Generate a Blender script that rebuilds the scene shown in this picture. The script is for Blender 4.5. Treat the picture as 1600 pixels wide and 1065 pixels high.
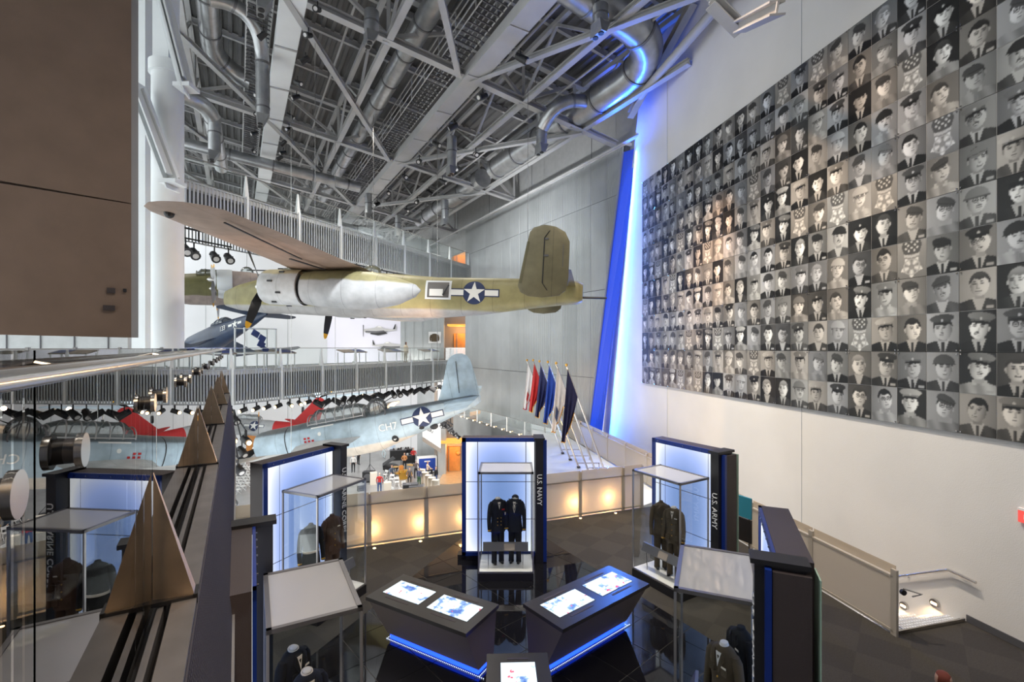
import bpy, bmesh, math, random
import numpy as np
from mathutils import Vector, Matrix, Euler
PI = math.pi
rnd = random.Random(7)
S = bpy.context.scene
for o in list(bpy.data.objects): bpy.data.objects.remove(o)
COL = S.collection

# ------------------------------------------------------------------ camera, world, exposure, lights
EYE = 5.2; F = 740.0; HOR = 543.0
cam = bpy.data.cameras.new('camera'); cam.sensor_width = 36; cam.lens = 36*F/1600
cam.shift_y = (HOR-532.5)/1600; cam.clip_end = 400; cam.clip_start = 0.05
co = bpy.data.objects.new('camera', cam); COL.objects.link(co)
co.location = (0, 0, EYE); co.rotation_euler = (PI/2, 0, 0); S.camera = co
S.view_settings.view_transform = 'Standard'; S.view_settings.look = 'None'
S.view_settings.gamma = 1; S.view_settings.use_curve_mapping = False
S.view_settings.exposure = 0.18
world = bpy.data.worlds.new('daylight'); S.world = world; world.use_nodes = True
bg = world.node_tree.nodes['Background']; bg.inputs[0].default_value = (0.93, 0.97, 1.0, 1); bg.inputs[1].default_value = 2.2

P_ = Vector((-.5024, .8646, 0)); Q_ = Vector((.8646, .5024, 0)); ANG_P = math.atan2(.8646, -.5024)
def W(p, q, z): return Vector((P_.x*p+Q_.x*q, P_.y*p+Q_.y*q, z))
def roofz(q): return 17.97-.134*q
def WR(y): return 10.4-.1946*y
def at(px, py, Y): return Vector(((px-800)/F*Y, Y, EYE-(py-HOR)/F*Y))

def lamp(name, kind, loc, power, color=(1, 1, 1), target=None, size=.3, spot=60, blend=.6, sy=None):
    l = bpy.data.lights.new(name, kind); l.energy = power; l.color = color
    if kind == 'SPOT': l.spot_size = math.radians(spot); l.spot_blend = blend; l.shadow_soft_size = size
    elif kind == 'AREA':
        l.shape = 'RECTANGLE' if sy else 'SQUARE'; l.size = size
        if sy: l.size_y = sy
    else: l.shadow_soft_size = size
    o = bpy.data.objects.new(name, l); COL.objects.link(o); o.location = loc
    if target is not None:
        o.rotation_euler = (Vector(target)-Vector(loc)).to_track_quat('-Z', 'Y').to_euler()
    return o
WARM = (1, .62, .30); NEUT = (1, .93, .84)
# fill spots added high over the hall (in the roof steel), wall washers on the portrait wall
for i, (p, q, e) in enumerate([(2, 2, 1600), (5, 6.5, 1900), (13, 4, 1900), (24, 5, 2400), (24, 11, 1300), (36, 6, 2600), (36, 11, 1600), (48, 8, 1600), (46, -6, 1300)]):
    lamp('ceiling_fill_lamp', 'SPOT', W(p, q, roofz(q)-.4), e, NEUT, W(p, q, 0), .35, 130, .9)
lamp('far_wall_wash_lamp', 'AREA', (-22, 44, 13), 1050, (1, .96, .92), (-20, 60, 6), 10, sy=3)
lamp('far_wall_wash_lamp', 'AREA', (-16, 47, 1.5), 380, (1, .96, .92), (-16, 60, 0), 10, sy=2)
lamp('hall_flood_lamp', 'AREA', (-10, 40, 1.8), 1300, (1, .94, .88), (-9, 46, -8), 8)
lamp('ribbed_wall_wash_lamp', 'SPOT', W(26, 7, 15), 5200, (.95, .98, 1), W(29, 17.4, 8), .8, 95, 1)
for y, e in ((8, 700), (12.5, 5600), (17.5, 5200)): lamp('portrait_wall_wash_lamp', 'SPOT', (WR(y)-5.2, y-1, 15.2), e, (1, .85, .68), (WR(y), y, 1.6), .25, 58, 1)
lamp('portrait_glow_fill', 'SPOT', (1.5, 12.5, 16), 9000, (1, .50, .22), (WR(16.9), 16.9, 8.2), .2, 20, 1)  # added warm spots imitate the glow of lamps mirrored in the portraits
lamp('portrait_glow_fill', 'SPOT', (0, 7.5, 16), 3000, (1, .66, .42), (WR(12), 12, 9.5), .2, 34, 1)
lamp('plane_fill_lamp', 'SPOT', (-4, 13, 12), 3600, (.95, .98, 1), (-7.5, 25, .5), .3, 50, 1)  # unseen fill spot added to brighten the naval plane
lamp('plane_warm_lamp', 'SPOT', (-1.5, 19, -3.2), 900, (1, .60, .28), (-3.5, 24.6, 1.2), .2, 75, 1)
lamp('railing_fill_lamp', 'SPOT', (1.2, -2.2, 9.5), 1100, (1, .72, .45), W(2.5, -.3, 4.2), .1, 44, 1)  # warm fill added behind the camera to lift the spikes
lamp('wall_top_fill_lamp', 'SPOT', W(24, 9, 9), 3000, (.97, .98, 1), W(25, 17.4, 16.5), .3, 75, 1)  # added fill aimed upward, brightens the dark wall top
lamp('plane_warm_lamp', 'SPOT', (-7, 12.5, 4.6), 420, (1, .55, .28), (-9.5, 17, 9.2), .2, 60, 1)
lamp('plane_warm_lamp', 'SPOT', (-3, 19, 4.5), 350, (1, .5, .2), (-4.5, 21, 7), .2, 60, 1)
lamp('deck_spot_lamp', 'SPOT', (.5, 9.5, 14.5), 4800, (1, .90, .78), (.3, 12.2, 0), .2, 46, 1)
for i, c in enumerate(((-.1, 11.0), (-3.7, 9.6), (3.5, 10.4), (-2.3, 5.4), (2.6, 6.0), (0, 8.2))): lamp('case_spot_lamp', 'SPOT', (c[0]*.6, c[1]-3.6, 13.2), 1000, (1, .93, .85), (c[0], c[1], 1), .08, 15, .8)
# ------------------------------------------------------------------ materials
def mat(name, c, rough=.5, metal=0., em=None, es=0., var=0., vs=3., bump=0., bs=20., spec=.5, alpha=1., coat=0.):
    m = bpy.data.materials.new(name); m.use_nodes = True; nt = m.node_tree; b = nt.nodes['Principled BSDF']
    b.inputs['Base Color'].default_value = (*c, 1); b.inputs['Roughness'].default_value = rough
    b.inputs['Metallic'].default_value = metal; b.inputs['Specular IOR Level'].default_value = spec
    b.inputs['Alpha'].default_value = alpha; b.inputs['Coat Weight'].default_value = coat
    if em: b.inputs['Emission Color'].default_value = (*em, 1); b.inputs['Emission Strength'].default_value = es
    tc = nt.nodes.new('ShaderNodeTexCoord')
    if var:
        n = nt.nodes.new('ShaderNodeTexNoise'); n.inputs['Scale'].default_value = vs; n.inputs['Detail'].default_value = 4
        nt.links.new(tc.outputs['Object'], n.inputs['Vector'])
        r = nt.nodes.new('ShaderNodeMapRange'); r.inputs[1].default_value = .3; r.inputs[2].default_value = .7
        r.inputs[3].default_value = 1-var; r.inputs[4].default_value = 1+var
        nt.links.new(n.outputs[0], r.inputs[0])
        v = nt.nodes.new('ShaderNodeVectorMath'); v.operation = 'SCALE'; v.inputs[0].default_value = c
        nt.links.new(r.outputs[0], v.inputs['Scale']); nt.links.new(v.outputs[0], b.inputs['Base Color'])
    if bump:
        n = nt.nodes.new('ShaderNodeTexNoise'); n.inputs['Scale'].default_value = bs
        nt.links.new(tc.outputs['Object'], n.inputs['Vector'])
        bp = nt.nodes.new('ShaderNodeBump'); bp.inputs['Strength'].default_value = bump; bp.inputs['Distance'].default_value = .02
        nt.links.new(n.outputs[0], bp.inputs['Height']); nt.links.new(bp.outputs[0], b.inputs['Normal'])
    return m
def glassmat(name, tint=(1, 1, 1), ior=1.5, gain=1., haze=0., hazec=(.8, .8, .8)):
    m = bpy.data.materials.new(name); m.use_nodes = True; nt = m.node_tree; nt.nodes.clear()
    o = nt.nodes.new('ShaderNodeOutputMaterial'); t = nt.nodes.new('ShaderNodeBsdfTransparent'); t.inputs[0].default_value = (*tint, 1)
    g = nt.nodes.new('ShaderNodeBsdfGlossy'); g.inputs['Roughness'].default_value = 0.0; g.inputs[0].default_value = (1, 1, 1, 1)
    fr = nt.nodes.new('ShaderNodeFresnel'); fr.inputs[0].default_value = ior
    mu = nt.nodes.new('ShaderNodeMath'); mu.operation = 'MULTIPLY'; mu.inputs[1].default_value = gain; mu.use_clamp = True
    nt.links.new(fr.outputs[0], mu.inputs[0])
    mx = nt.nodes.new('ShaderNodeMixShader'); nt.links.new(mu.outputs[0], mx.inputs[0])
    src = t
    if haze:
        d = nt.nodes.new('ShaderNodeBsdfDiffuse'); d.inputs[0].default_value = (*hazec, 1)
        tl = nt.nodes.new('ShaderNodeBsdfTranslucent'); tl.inputs[0].default_value = (*hazec, 1)
        m0 = nt.nodes.new('ShaderNodeMixShader'); m0.inputs[0].default_value = .5; nt.links.new(d.outputs[0], m0.inputs[1]); nt.links.new(tl.outputs[0], m0.inputs[2])
        m2 = nt.nodes.new('ShaderNodeMixShader'); m2.inputs[0].default_value = haze
        nt.links.new(t.outputs[0], m2.inputs[1]); nt.links.new(m0.outputs[0], m2.inputs[2]); src = m2
    nt.links.new(src.outputs[0], mx.inputs[1]); nt.links.new(g.outputs[0], mx.inputs[2]); nt.links.new(mx.outputs[0], o.inputs[0])
    return m
def emis(name, c, s):
    return mat(name, (.02, .02, .02), .4, em=c, es=s)
M = {}
M['steel_paint'] = mat('steel_paint', (.42, .42, .42), .5, var=.12, vs=.6)
M['white_paint'] = mat('white_paint', (.74, .77, .78), .45, var=.05, vs=.8)
M['dark_steel'] = mat('dark_steel', (.11, .11, .12), .5, .3)
M['deck'] = mat('roof_deck_metal', (.155, .155, .155), .5, .25, var=.2, vs=.5)
M['duct'] = mat('galvanized_duct', (.46, .47, .48), .32, .85, var=.16, vs=2.5)
M['duct_band'] = mat('duct_band', (.22, .22, .23), .4, .7)
M['black'] = mat('black_metal', (.012, .012, .014), .45)
M['plaster'] = mat('warm_white_plaster', (.68, .665, .64), .75, var=.05, vs=.5, bump=.15, bs=60)
M['plaster_far'] = mat('pale_plaster', (.72, .72, .73), .8, var=.05, vs=.15)
M['ribwall'] = mat('ribbed_metal', (.50, .52, .52), .38, .55, var=.10, vs=.5)
M['ribwall2'] = mat('ribbed_metal_soft', (.46, .48, .48), .40, .55, var=.10, vs=.5)
M['smooth_gray'] = mat('grey_wall', (.42, .43, .43), .7, var=.06)
M['brown'] = mat('brown_panel_cloth', (.235, .16, .115), .9, var=.07, vs=2, bump=.4, bs=180)
M['carpet'] = mat('carpet', (.036, .031, .025), .95, var=.18, vs=40, bump=.5, bs=300)
M['tile'] = mat('polished_black_tile', (.006, .006, .008), .035, var=.2, vs=1.2, spec=.6)
M['tile_base'] = mat('tile_joint', (.10, .095, .085), .6)
M['concrete'] = mat('polished_concrete', (.30, .30, .30), .22, var=.12, vs=.6)
M['walkfloor'] = mat('walkway_floor', (.10, .085, .07), .6, var=.1)
M['steel'] = mat('stainless_steel', (.58, .56, .53), .22, 1., var=.08, vs=6)
M['warmlit_steel'] = mat('brushed_spike_steel', (.66, .50, .34), .42, 1., var=.10, vs=9)  # golden tint is warm reflected light put into the spike steel colour
M['ledge'] = mat('grey_ledge_steel', (.16, .15, .145), .5, .5, var=.12, vs=6)
M['mesh'] = mat('woven_mesh', (.055, .05, .06), .6, .3)
M['frost'] = glassmat('frosted_glass', (.75, .75, .75), 1.4, .4, .80, (.70, .64, .56))
M['glass'] = glassmat('clear_glass', (.97, .985, .98), 1.35, .38)
M['caseglass'] = glassmat('case_glass', (.98, .99, .985), 1.3, .16)
M['railmetal'] = mat('rail_metal', (.50, .45, .38), .4, .35)
M['railglass'] = glassmat('rail_glass', (.72, .70, .68), 1.5, 1.15)
M['topglass'] = glassmat('hazy_top_glass', (.8, .82, .84), 1.45, 1., .62, (.95, .93, .91))
M['blueframe'] = mat('blue_enamel', (.008, .03, .20), .3)
M['boxbrown'] = mat('dark_brown_laminate', (.05, .036, .034), .6, bump=.3, bs=200)
M['boxblack'] = mat('black_laminate', (.013, .012, .013), .45)
def litmat():   # edge-lit diffuser sheet: brighter next to its frame, where the lamps sit
    m = emis('backlit_panel', (.42, .56, 1.0), 1); nt = m.node_tree; b = nt.nodes['Principled BSDF']; tc = nt.nodes.new('ShaderNodeTexCoord'); s = nt.nodes.new('ShaderNodeSeparateXYZ'); nt.links.new(tc.outputs['Object'], s.inputs[0])
    def mth(op, a, c=None, e=None):
        n = nt.nodes.new('ShaderNodeMath'); n.operation = op
        for i, v in enumerate((a, c, e)):
            if v is None: continue
            if isinstance(v, (int, float)): n.inputs[i].default_value = v
            else: nt.links.new(v, n.inputs[i])
        return n.outputs[0]
    dx = mth('SUBTRACT', .84, mth('ABSOLUTE', mth('SUBTRACT', s.outputs['X'], .04))); dz = mth('SUBTRACT', 1.36, mth('ABSOLUTE', mth('SUBTRACT', s.outputs['Z'], 1.57)))
    gx = mth('POWER', 2.718, mth('MULTIPLY', dx, -4.2)); gz = mth('MULTIPLY', mth('POWER', 2.718, mth('MULTIPLY', dz, -3.4)), .5)
    g_ = mth('ADD', gx, gz); r = nt.nodes.new('ShaderNodeValToRGB'); nt.links.new(g_, r.inputs[0]); e = r.color_ramp.elements
    e[0].position = .02; e[0].color = (.17, .27, .56, 1); e[1].position = .95; e[1].color = (.92, .96, 1, 1); x = e.new(.3); x.color = (.34, .46, .86, 1)
    nt.links.new(r.outputs[0], b.inputs['Emission Color']); b.inputs['Emission Strength'].default_value = 1.0; return m
M['litpanel'] = litmat(); M['litpanel_b'] = emis('led_white', (.72, .82, 1.0), 1.15)
M['letter'] = mat('white_letter', (.75, .75, .75), .5)
M['casemetal'] = mat('case_metal', (.22, .21, .21), .35, .7)
M['caseclear'] = mat('case_corner_metal', (.45, .43, .42), .3, .7)
M['whitebase'] = mat('white_base', (.72, .70, .66), .6)
M['blueled'] = emis('blue_led', (.01, .06, 1.0), 3.0)
M['bluefin'] = emis('blue_fin_light', (.016, .075, .80), .85)
M['lamp_warm'] = emis('warm_lamp', (1, .62, .28), 12)
M['lamp_white'] = emis('white_lamp', (1, .95, .88), 14)
M['navy_cloth'] = mat('navy_cloth', (.010, .012, .02), .85)
M['green_cloth'] = mat('olive_cloth', (.085, .062, .036), .9, var=.12, vs=10)
M['brown_cloth'] = mat('brown_cloth', (.085, .045, .028), .9, var=.1, vs=10)
M['black_cloth'] = mat('black_cloth', (.008, .008, .009), .9)
M['cream'] = mat('cream_cloth', (.75, .68, .58), .8)
M['gold'] = mat('gold', (.75, .42, .08), .35, .8)
M['red'] = mat('red_cloth', (.50, .02, .02), .7)
M['blue_cloth'] = mat('blue_cloth', (.01, .05, .32), .7)
M['dnavy'] = mat('dark_navy_cloth', (.01, .015, .08), .7)
M['white_cloth'] = mat('white_cloth', (.82, .80, .78), .8)
M['white_plastic'] = mat('white_plastic', (.80, .80, .79), .4)
M['prop'] = mat('propeller_black', (.012, .012, .013), .4)
M['yellow'] = mat('yellow_tip', (.80, .42, .02), .5)
M['olive'] = mat('olive_drab', (.11, .10, .05), .6, var=.14, vs=1.2)
M['insblue'] = mat('insignia_blue', (.02, .035, .10), .6)
M['inswhite'] = mat('insignia_white', (.82, .82, .78), .6)
M['engine'] = mat('engine_grey', (.18, .17, .16), .4, .6)
M['perspex'] = glassmat('perspex', (.92, .95, .95), 1.4, 1.0, .22, (.8, .85, .85))
M['orange_wood'] = mat('orange_wood', (.55, .22, .05), .5, var=.15, vs=2)
M['orange_lit'] = emis('orange_soffit', (1, .42, .06), 1.3)
M['woodfloor'] = mat('wood_floor', (.42, .27, .14), .35, var=.12)
M['skin'] = mat('skin', (.55, .33, .24), .6); M['hair'] = mat('dark_hair', (.035, .02, .012), .8)

# ------------------------------------------------------------------ mesh builder
class MB:
    def __init__(s): s.v = []; s.f = []; s.m = []; s.mi = 0
    def add(s, vs, fs):
        o = len(s.v); s.v += [tuple(v) for v in vs]; s.f += [tuple(i+o for i in f) for f in fs]; s.m += [s.mi]*len(fs); return s
    def box(s, c, d, rz=0.):
        x, y, z = d[0]/2, d[1]/2, d[2]/2; ca, sa = math.cos(rz), math.sin(rz)
        vs = [(c[0]+a*x*ca-b*y*sa, c[1]+a*x*sa+b*y*ca, c[2]+e*z) for a in (-1, 1) for b in (-1, 1) for e in (-1, 1)]
        return s.add(vs, [(0, 1, 3, 2), (4, 6, 7, 5), (0, 4, 5, 1), (2, 3, 7, 6), (0, 2, 6, 4), (1, 5, 7, 3)])
    def hexa(s, lo, hi):   # lo, hi: 4 points each (bottom ring, top ring)
        return s.add(list(lo)+list(hi), [(3, 2, 1, 0), (4, 5, 6, 7)]+[(i, (i+1) % 4, 4+(i+1) % 4, 4+i) for i in range(4)])
    def prism(s, poly, z0, z1):
        n = len(poly); s.add([(x, y, z0) for x, y in poly]+[(x, y, z1) for x, y in poly],
              [tuple(range(n-1, -1, -1)), tuple(range(n, 2*n))]+[(i, (i+1) % n, n+(i+1) % n, n+i) for i in range(n)]); return s
    def slab(s, pts, th):  # planar polygon of 3D points, given thickness vector
        n = len(pts); th = Vector(th); s.add([Vector(p) for p in pts]+[Vector(p)+th for p in pts],
              [tuple(range(n-1, -1, -1)), tuple(range(n, 2*n))]+[(i, (i+1) % n, n+(i+1) % n, n+i) for i in range(n)]); return s
    def beam(s, a, b, w, h=None, up=(0, 0, 1)):
        a = Vector(a); b = Vector(b); h = h or w; d = (b-a).normalized(); u = Vector(up)
        if abs(d.dot(u)) > .98: u = Vector((0, 1, 0)) if abs(d.y) < .9 else Vector((1, 0, 0))
        r = d.cross(u).normalized(); u = r.cross(d)
        q = [r*x*w/2+u*y*h/2 for x, y in ((-1, -1), (1, -1), (1, 1), (-1, 1))]
        return s.hexa([a+k for k in q], [b+k for k in q])
    def ibeam(s, a, b, w, h, t=.05):
        a = Vector(a); b = Vector(b); z = Vector((0, 0, h/2-t/2))
        s.beam(a+z, b+z, w, t); s.beam(a-z, b-z, w, t); return s.beam(a, b, t, h-2*t)
    def rings(s, rs, cap=True, closed=True):
        n = len(rs[0]); vs = [p for r in rs for p in r]; fs = []
        for i in range(len(rs)-1):
            for k in range(n if closed else n-1):
                k2 = (k+1) % n; fs.append((i*n+k, i*n+k2, (i+1)*n+k2, (i+1)*n+k))
        if cap: fs += [tuple(range(n-1, -1, -1)), tuple((len(rs)-1)*n+k for k in range(n))]
        return s.add(vs, fs)
    def tube(s, pts, r, n=10, cap=True):
        pts = [Vector(p) for p in pts]; rr = r if isinstance(r, (list, tuple)) else [r]*len(pts); rs = []; pu = None
        for i, p in enumerate(pts):
            d = (pts[min(i+1, len(pts)-1)]-pts[max(i-1, 0)]).normalized()
            if pu is None: pu = Vector((0, 0, 1)) if abs(d.z) < .9 else Vector((1, 0, 0))
            x = d.cross(pu).normalized(); u = x.cross(d).normalized(); pu = u
            rs.append([p+(x*math.cos(2*PI*k/n)+u*math.sin(2*PI*k/n))*rr[i] for k in range(n)])
        return s.rings(rs, cap)
    def cone(s, a, b, r0, r1, n=12): return s.tube([a, b], [r0, r1], n)
    def ball(s, c, r, sc=(1, 1, 1), n=12, m=8):
        rs = []
        for i in range(m+1):
            t = PI*(i+.02)/(m+.04); rs.append([(c[0]+r*sc[0]*math.sin(t)*math.cos(2*PI*k/n), c[1]+r*sc[1]*math.sin(t)*math.sin(2*PI*k/n), c[2]-r*sc[2]*math.cos(t)) for k in range(n)])
        return s.rings(rs)
    def grid(s, n, m, fn):
        vs = [fn(i/n, j/m) for j in range(m+1) for i in range(n+1)]
        return s.add(vs, [(j*(n+1)+i, j*(n+1)+i+1, (j+1)*(n+1)+i+1, (j+1)*(n+1)+i) for j in range(m) for i in range(n)])
    def xf(s, Mx): s.v = [tuple(Mx @ Vector(v)) for v in s.v]; return s
    def mesh(s, name, mats, smooth=False):
        me = bpy.data.meshes.new(name); me.from_pydata(s.v, [], s.f)
        mats = mats if isinstance(mats, (list, tuple)) else [mats]
        for m in mats: me.materials.append(M[m] if isinstance(m, str) else m)
        if len(mats) > 1: me.polygons.foreach_set('material_index', s.m)
        me.update()
        bm = bmesh.new(); bm.from_mesh(me); bmesh.ops.recalc_face_normals(bm, faces=bm.faces)
        if smooth:
            for f in bm.faces: f.smooth = True
            for e in bm.edges:
                if len(e.link_faces) == 2 and e.calc_face_angle(0) > .65: e.smooth = False
        bm.to_mesh(me); bm.free(); return me
    def build(s, name, mats, parent=None, smooth=False, **k):
        return obj(name, s.mesh(name, mats, smooth), parent, **k)
def obj(name, me, parent=None, loc=None, rot=None, label=None, cat=None, group=None, kind=None):
    o = bpy.data.objects.new(name, me); COL.objects.link(o)
    if parent is not None: o.parent = parent
    if loc is not None: o.location = loc
    if rot is not None: o.rotation_euler = rot
    for k, v in (('label', label), ('category', cat), ('group', group), ('kind', kind)):
        if v: o[k] = v
    return o
def thing(name, label, cat, loc=(0, 0, 0), rz=0, group=None, kind=None):
    return obj(name, None, None, loc, rz if isinstance(rz, (tuple, Euler)) else (0, 0, rz), label, cat, group, kind)
def kids(o): return [c for c in bpy.data.objects if c.parent == o]
def proto(root):  # record a thing's tree once so copies need no search
    return (root, [(c, kids(c)) for c in kids(root)])
def dup(pr, loc=None, rot=None, label=None, group=None, mw=None):
    r = pr[0].copy(); COL.objects.link(r)
    if loc is not None: r.location = loc
    if rot is not None: r.rotation_euler = rot if isinstance(rot, (tuple, Euler)) else (0, 0, rot)
    if label: r['label'] = label
    if group: r['group'] = group
    out = []
    for c, gs in pr[1]:
        d = c.copy(); COL.objects.link(d); d.parent = r; out.append(d)
        for g in gs:
            e = g.copy(); COL.objects.link(e); e.parent = d
    return r, out
_tc = {}
def textmesh(s, size, m, ext=.006):
    cu = bpy.data.curves.new('lettering', 'FONT'); cu.body = s; cu.size = size; cu.extrude = ext; cu.align_x = 'CENTER'; cu.align_y = 'CENTER'; cu.resolution_u = 3
    o = bpy.data.objects.new('lettering', cu); COL.objects.link(o); dg = bpy.context.evaluated_depsgraph_get(); dg.update()
    me = bpy.data.meshes.new_from_object(o.evaluated_get(dg)); bpy.data.objects.remove(o)
    me.materials.clear(); me.materials.append(M[m]); return me
def shape2d(name, poly, y, th, m, parent, **k):   # polygon in local xz, facing -y
    b = MB(); b.slab([(x, y, z) for x, z in poly], (0, th, 0)); return b.build(name, m, parent, **k)
# ------------------------------------------------------------------ deck floor
GZ = -7.8
FE = lambda x: 12.33+.374*(x+3.98)            # front edge of the deck (Y at X)
RR = lambda y: 6.92-.191*(y-8.57)             # stair rail line (X at Y)
deckpoly = [(-2.2, -3), (-.6, 0), (-6.66, FE(-6.66)), (4.22, 15.4), (RR(15.9), 15.9), (RR(8.57), 8.57), (WR(8.75), 9.05), (WR(0), 0), (WR(-3), -3)]
deckpoly = [(-7.2, 10.3), (-6.66, FE(-6.66)), (4.22, 15.4), (RR(15.9), 15.9), (RR(8.57), 8.57), (8.62, 9.12), (WR(8), 8), (WR(-3), -3), (-1.0, -3), (-1.6, 1.5)]
m = M['carpet']; nt = m.node_tree   # carpet squares: faint tonal checks
_b = nt.nodes['Principled BSDF']; _src = _b.inputs['Base Color'].links[0].from_socket; _tc = nt.nodes.new('ShaderNodeTexCoord'); _mp = nt.nodes.new('ShaderNodeMapping'); _mp.inputs['Rotation'].default_value = (0, 0, .7)
_ck = nt.nodes.new('ShaderNodeTexChecker'); _ck.inputs['Scale'].default_value = 1.4; _ck.inputs['Color1'].default_value = (.86, .86, .86, 1); _ck.inputs['Color2'].default_value = (1.12, 1.12, 1.12, 1)
_mx = nt.nodes.new('ShaderNodeVectorMath'); _mx.operation = 'MULTIPLY'; nt.links.new(_tc.outputs['Object'], _mp.inputs[0]); nt.links.new(_mp.outputs[0], _ck.inputs[0]); nt.links.new(_src, _mx.inputs[0]); nt.links.new(_ck.outputs[0], _mx.inputs[1]); nt.links.new(_mx.outputs[0], _b.inputs['Base Color'])
MB().prism(deckpoly, -.5, 0).build('floor', 'carpet', kind='structure')
ct = MB(); 
b = MB(); b.prism([(-1.6, 1.5), (-1, -3), (-4, -3), (-9.5, 10.5), (-7.2, 10.3)], -.9, -.5).build('trim_1', 'dark_steel', kind='structure')
# polished black tile field, each tile its own piece
fld = obj('floor_tiling', None, kind='structure'); fld['label'] = 'polished black stone tile field set into the carpet'
zone = [(-1.39, 12.87), (.94, 12.87), (1.94, 11.12), (3.6, 8.3), (5.6, 4.9), (3.5, 1.0), (-3.2, 2.0), (-4.6, 5.0), (-3.03, 8.8), (-2.24, 10.78)]
MB().prism(zone, .0, .006).build('tile_bed', 'tile_base', fld)
def clip(poly, cl):
    out = list(poly)
    for i in range(len(cl)):
        a = cl[i]; b2 = cl[(i+1) % len(cl)]; inp = out; out = []
        if not inp: return []
        sd = lambda p: (b2[0]-a[0])*(p[1]-a[1])-(b2[1]-a[1])*(p[0]-a[0])
        for j in range(len(inp)):
            p, q = inp[j], inp[(j+1) % len(inp)]; dp, dq = sd(p), sd(q)
            if dp <= 0: out.append(p)
            if dp*dq < 0: t = dp/(dp-dq); out.append((p[0]+t*(q[0]-p[0]), p[1]+t*(q[1]-p[1])))
    return out
hull = [(-1.39, 12.87), (.94, 12.87), (5.6, 4.9), (3.5, 1.0), (-3.2, 2.0), (-4.6, 5.0)]
TS = .76; ta = math.radians(-49)
for i in range(-14, 26):
    for j in range(-14, 26):
        g = .006; sq = [(i*TS+g, j*TS+g), (i*TS+g, (j+1)*TS-g), ((i+1)*TS-g, (j+1)*TS-g), ((i+1)*TS-g, j*TS+g)]
        sq = [(x*math.cos(ta)-y*math.sin(ta)+.1, x*math.sin(ta)+y*math.cos(ta)+6) for x, y in sq]
        c = clip(sq, hull)
        if len(c) < 3: continue
        ar = abs(sum(c[k][0]*c[(k+1) % len(c)][1]-c[(k+1) % len(c)][0]*c[k][1] for k in range(len(c))))/2
        if ar < .02 or max(y for x, y in c) < 3.2: continue
        MB().prism(c, .006, .014).build('floor_tile', 'tile', fld)
# ------------------------------------------------------------------ lower hall floor
MB().prism([(-60, 20), (12, 20), (12, 75), (-60, 75)], GZ-.3, GZ).build('floor_lower', 'concrete', kind='structure')
# ------------------------------------------------------------------ portrait wall (slanted far edge)
wt = Vector((5.95, 23.0)); wb = Vector((5.16, 26.9)); y0 = -3
def wr(y, z): return (WR(y), y, z)
b = MB(); pts = [wr(-3, -3), wr(27.3, -3), wr(26.95, .3), wr(23.0, 14.8), wr(22.0, 18.6), wr(-3, 18.6)]
b.slab(pts, (.35, .07, 0)).build('wall_right', 'plaster', kind='structure')
for yy in (5.2, 12.9, 19.9):   # plaster joints
    MB().beam(wr(yy, -.5), wr(yy, 17), .012, .012).xf(Matrix.Translation((-.003, 0, 0))).build('wall_joint', 'smooth_gray', kind='structure')
b = MB(); b.beam((WR(-3)-.012, -3, .07), (WR(9.0)-.012, 9.0, .07), .02, .13).build('baseboard_right', 'dark_steel', kind='structure')
MB().box((0, -3.3, 8.8), (34, .4, 19.6)).build('wall_back', 'smooth_gray', kind='structure')
# ribbed metal wall
QW = 17.45
rw = obj('wall_ribbed', None, kind='structure')
ZS = [-2.5, 3.5, 8.4, 13.3, 15.72]
def edge_p(z): return 18.35+(15.5-z)/14.54*2.55
pw = 1.32
def ribpanel(p0, p1a, p1b, z0, z1):  # p1a: limit at bottom, p1b: at top (slanted right edge is low p)
    b = MB(); n = max(2, int(round((p1a-p0)/.11))); g = .012
    prof = []
    for k in range(n):
        u0 = k/n; prof += [(u0+.0/n, 0), (u0+.30/n, 0), (u0+.42/n, .028), (u0+.88/n, .028)]
    prof.append((1, 0)); lo = []; hi = []
    for u, d in prof:
        lo.append(W(p0+g+(p1a-p0-2*g)*u, QW-d, z0+g)); hi.append(W(p0+g+(p1b-p0-2*g)*u, QW-d, z1-g))
    b.rings([lo, hi], cap=False, closed=False); return b
k = 0; pe = 38.2
while pe > 18.2:
    pn = pe-pw
    for r in range(4):
        za, zb = ZS[r], ZS[r+1]; ea, eb = edge_p(za), edge_p(zb)
        a, c = max(pn, ea), max(pn, eb)
        if pe-a < .15 and pe-c < .15: continue
        b = MB(); n = 12; g = .014; lo = []; hi = []
        pel, peh = max(pe, a+.02), max(pe, c+.02)
        for kk in range(n):
            for u, d in ((0, 0), (.30, 0), (.42, .03), (.88, .03)):
                t = (kk+u)/n; lo.append(W(a+g+(pel-a-2*g)*t, QW-d, za+g)); hi.append(W(c+g+(peh-c-2*g)*t, QW-d, zb-g))
        b.rings([lo, hi], cap=False, closed=False).build('wall_panel', 'ribwall' if (k*7+r*3) % 5 else 'ribwall2', rw)
    pe = pn; k += 1
MB().slab([W(38.3, QW+.03, -8), W(edge_p(-8), QW+.03, -8), W(edge_p(15.8), QW+.03, 15.8), W(38.3, QW+.03, 15.8)], Q_*.3).build('panel_backing', 'dark_steel', rw)
MB().slab([W(52, QW+.35, 14), W(16.6, QW+.35, 14), W(16.6, QW+.35, 19), W(52, QW+.35, 19)], Q_*.3).build('wall_upper', 'smooth_gray', kind='structure')
MB().box((0, 0, 0), (0, 0, 0)) 
b = MB(); b.beam(W(38.3, QW+.1, 15.8), W(18.2, QW+.1, 15.8), .5, .16).build('trim_2', 'plaster_far', kind='structure')
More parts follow.
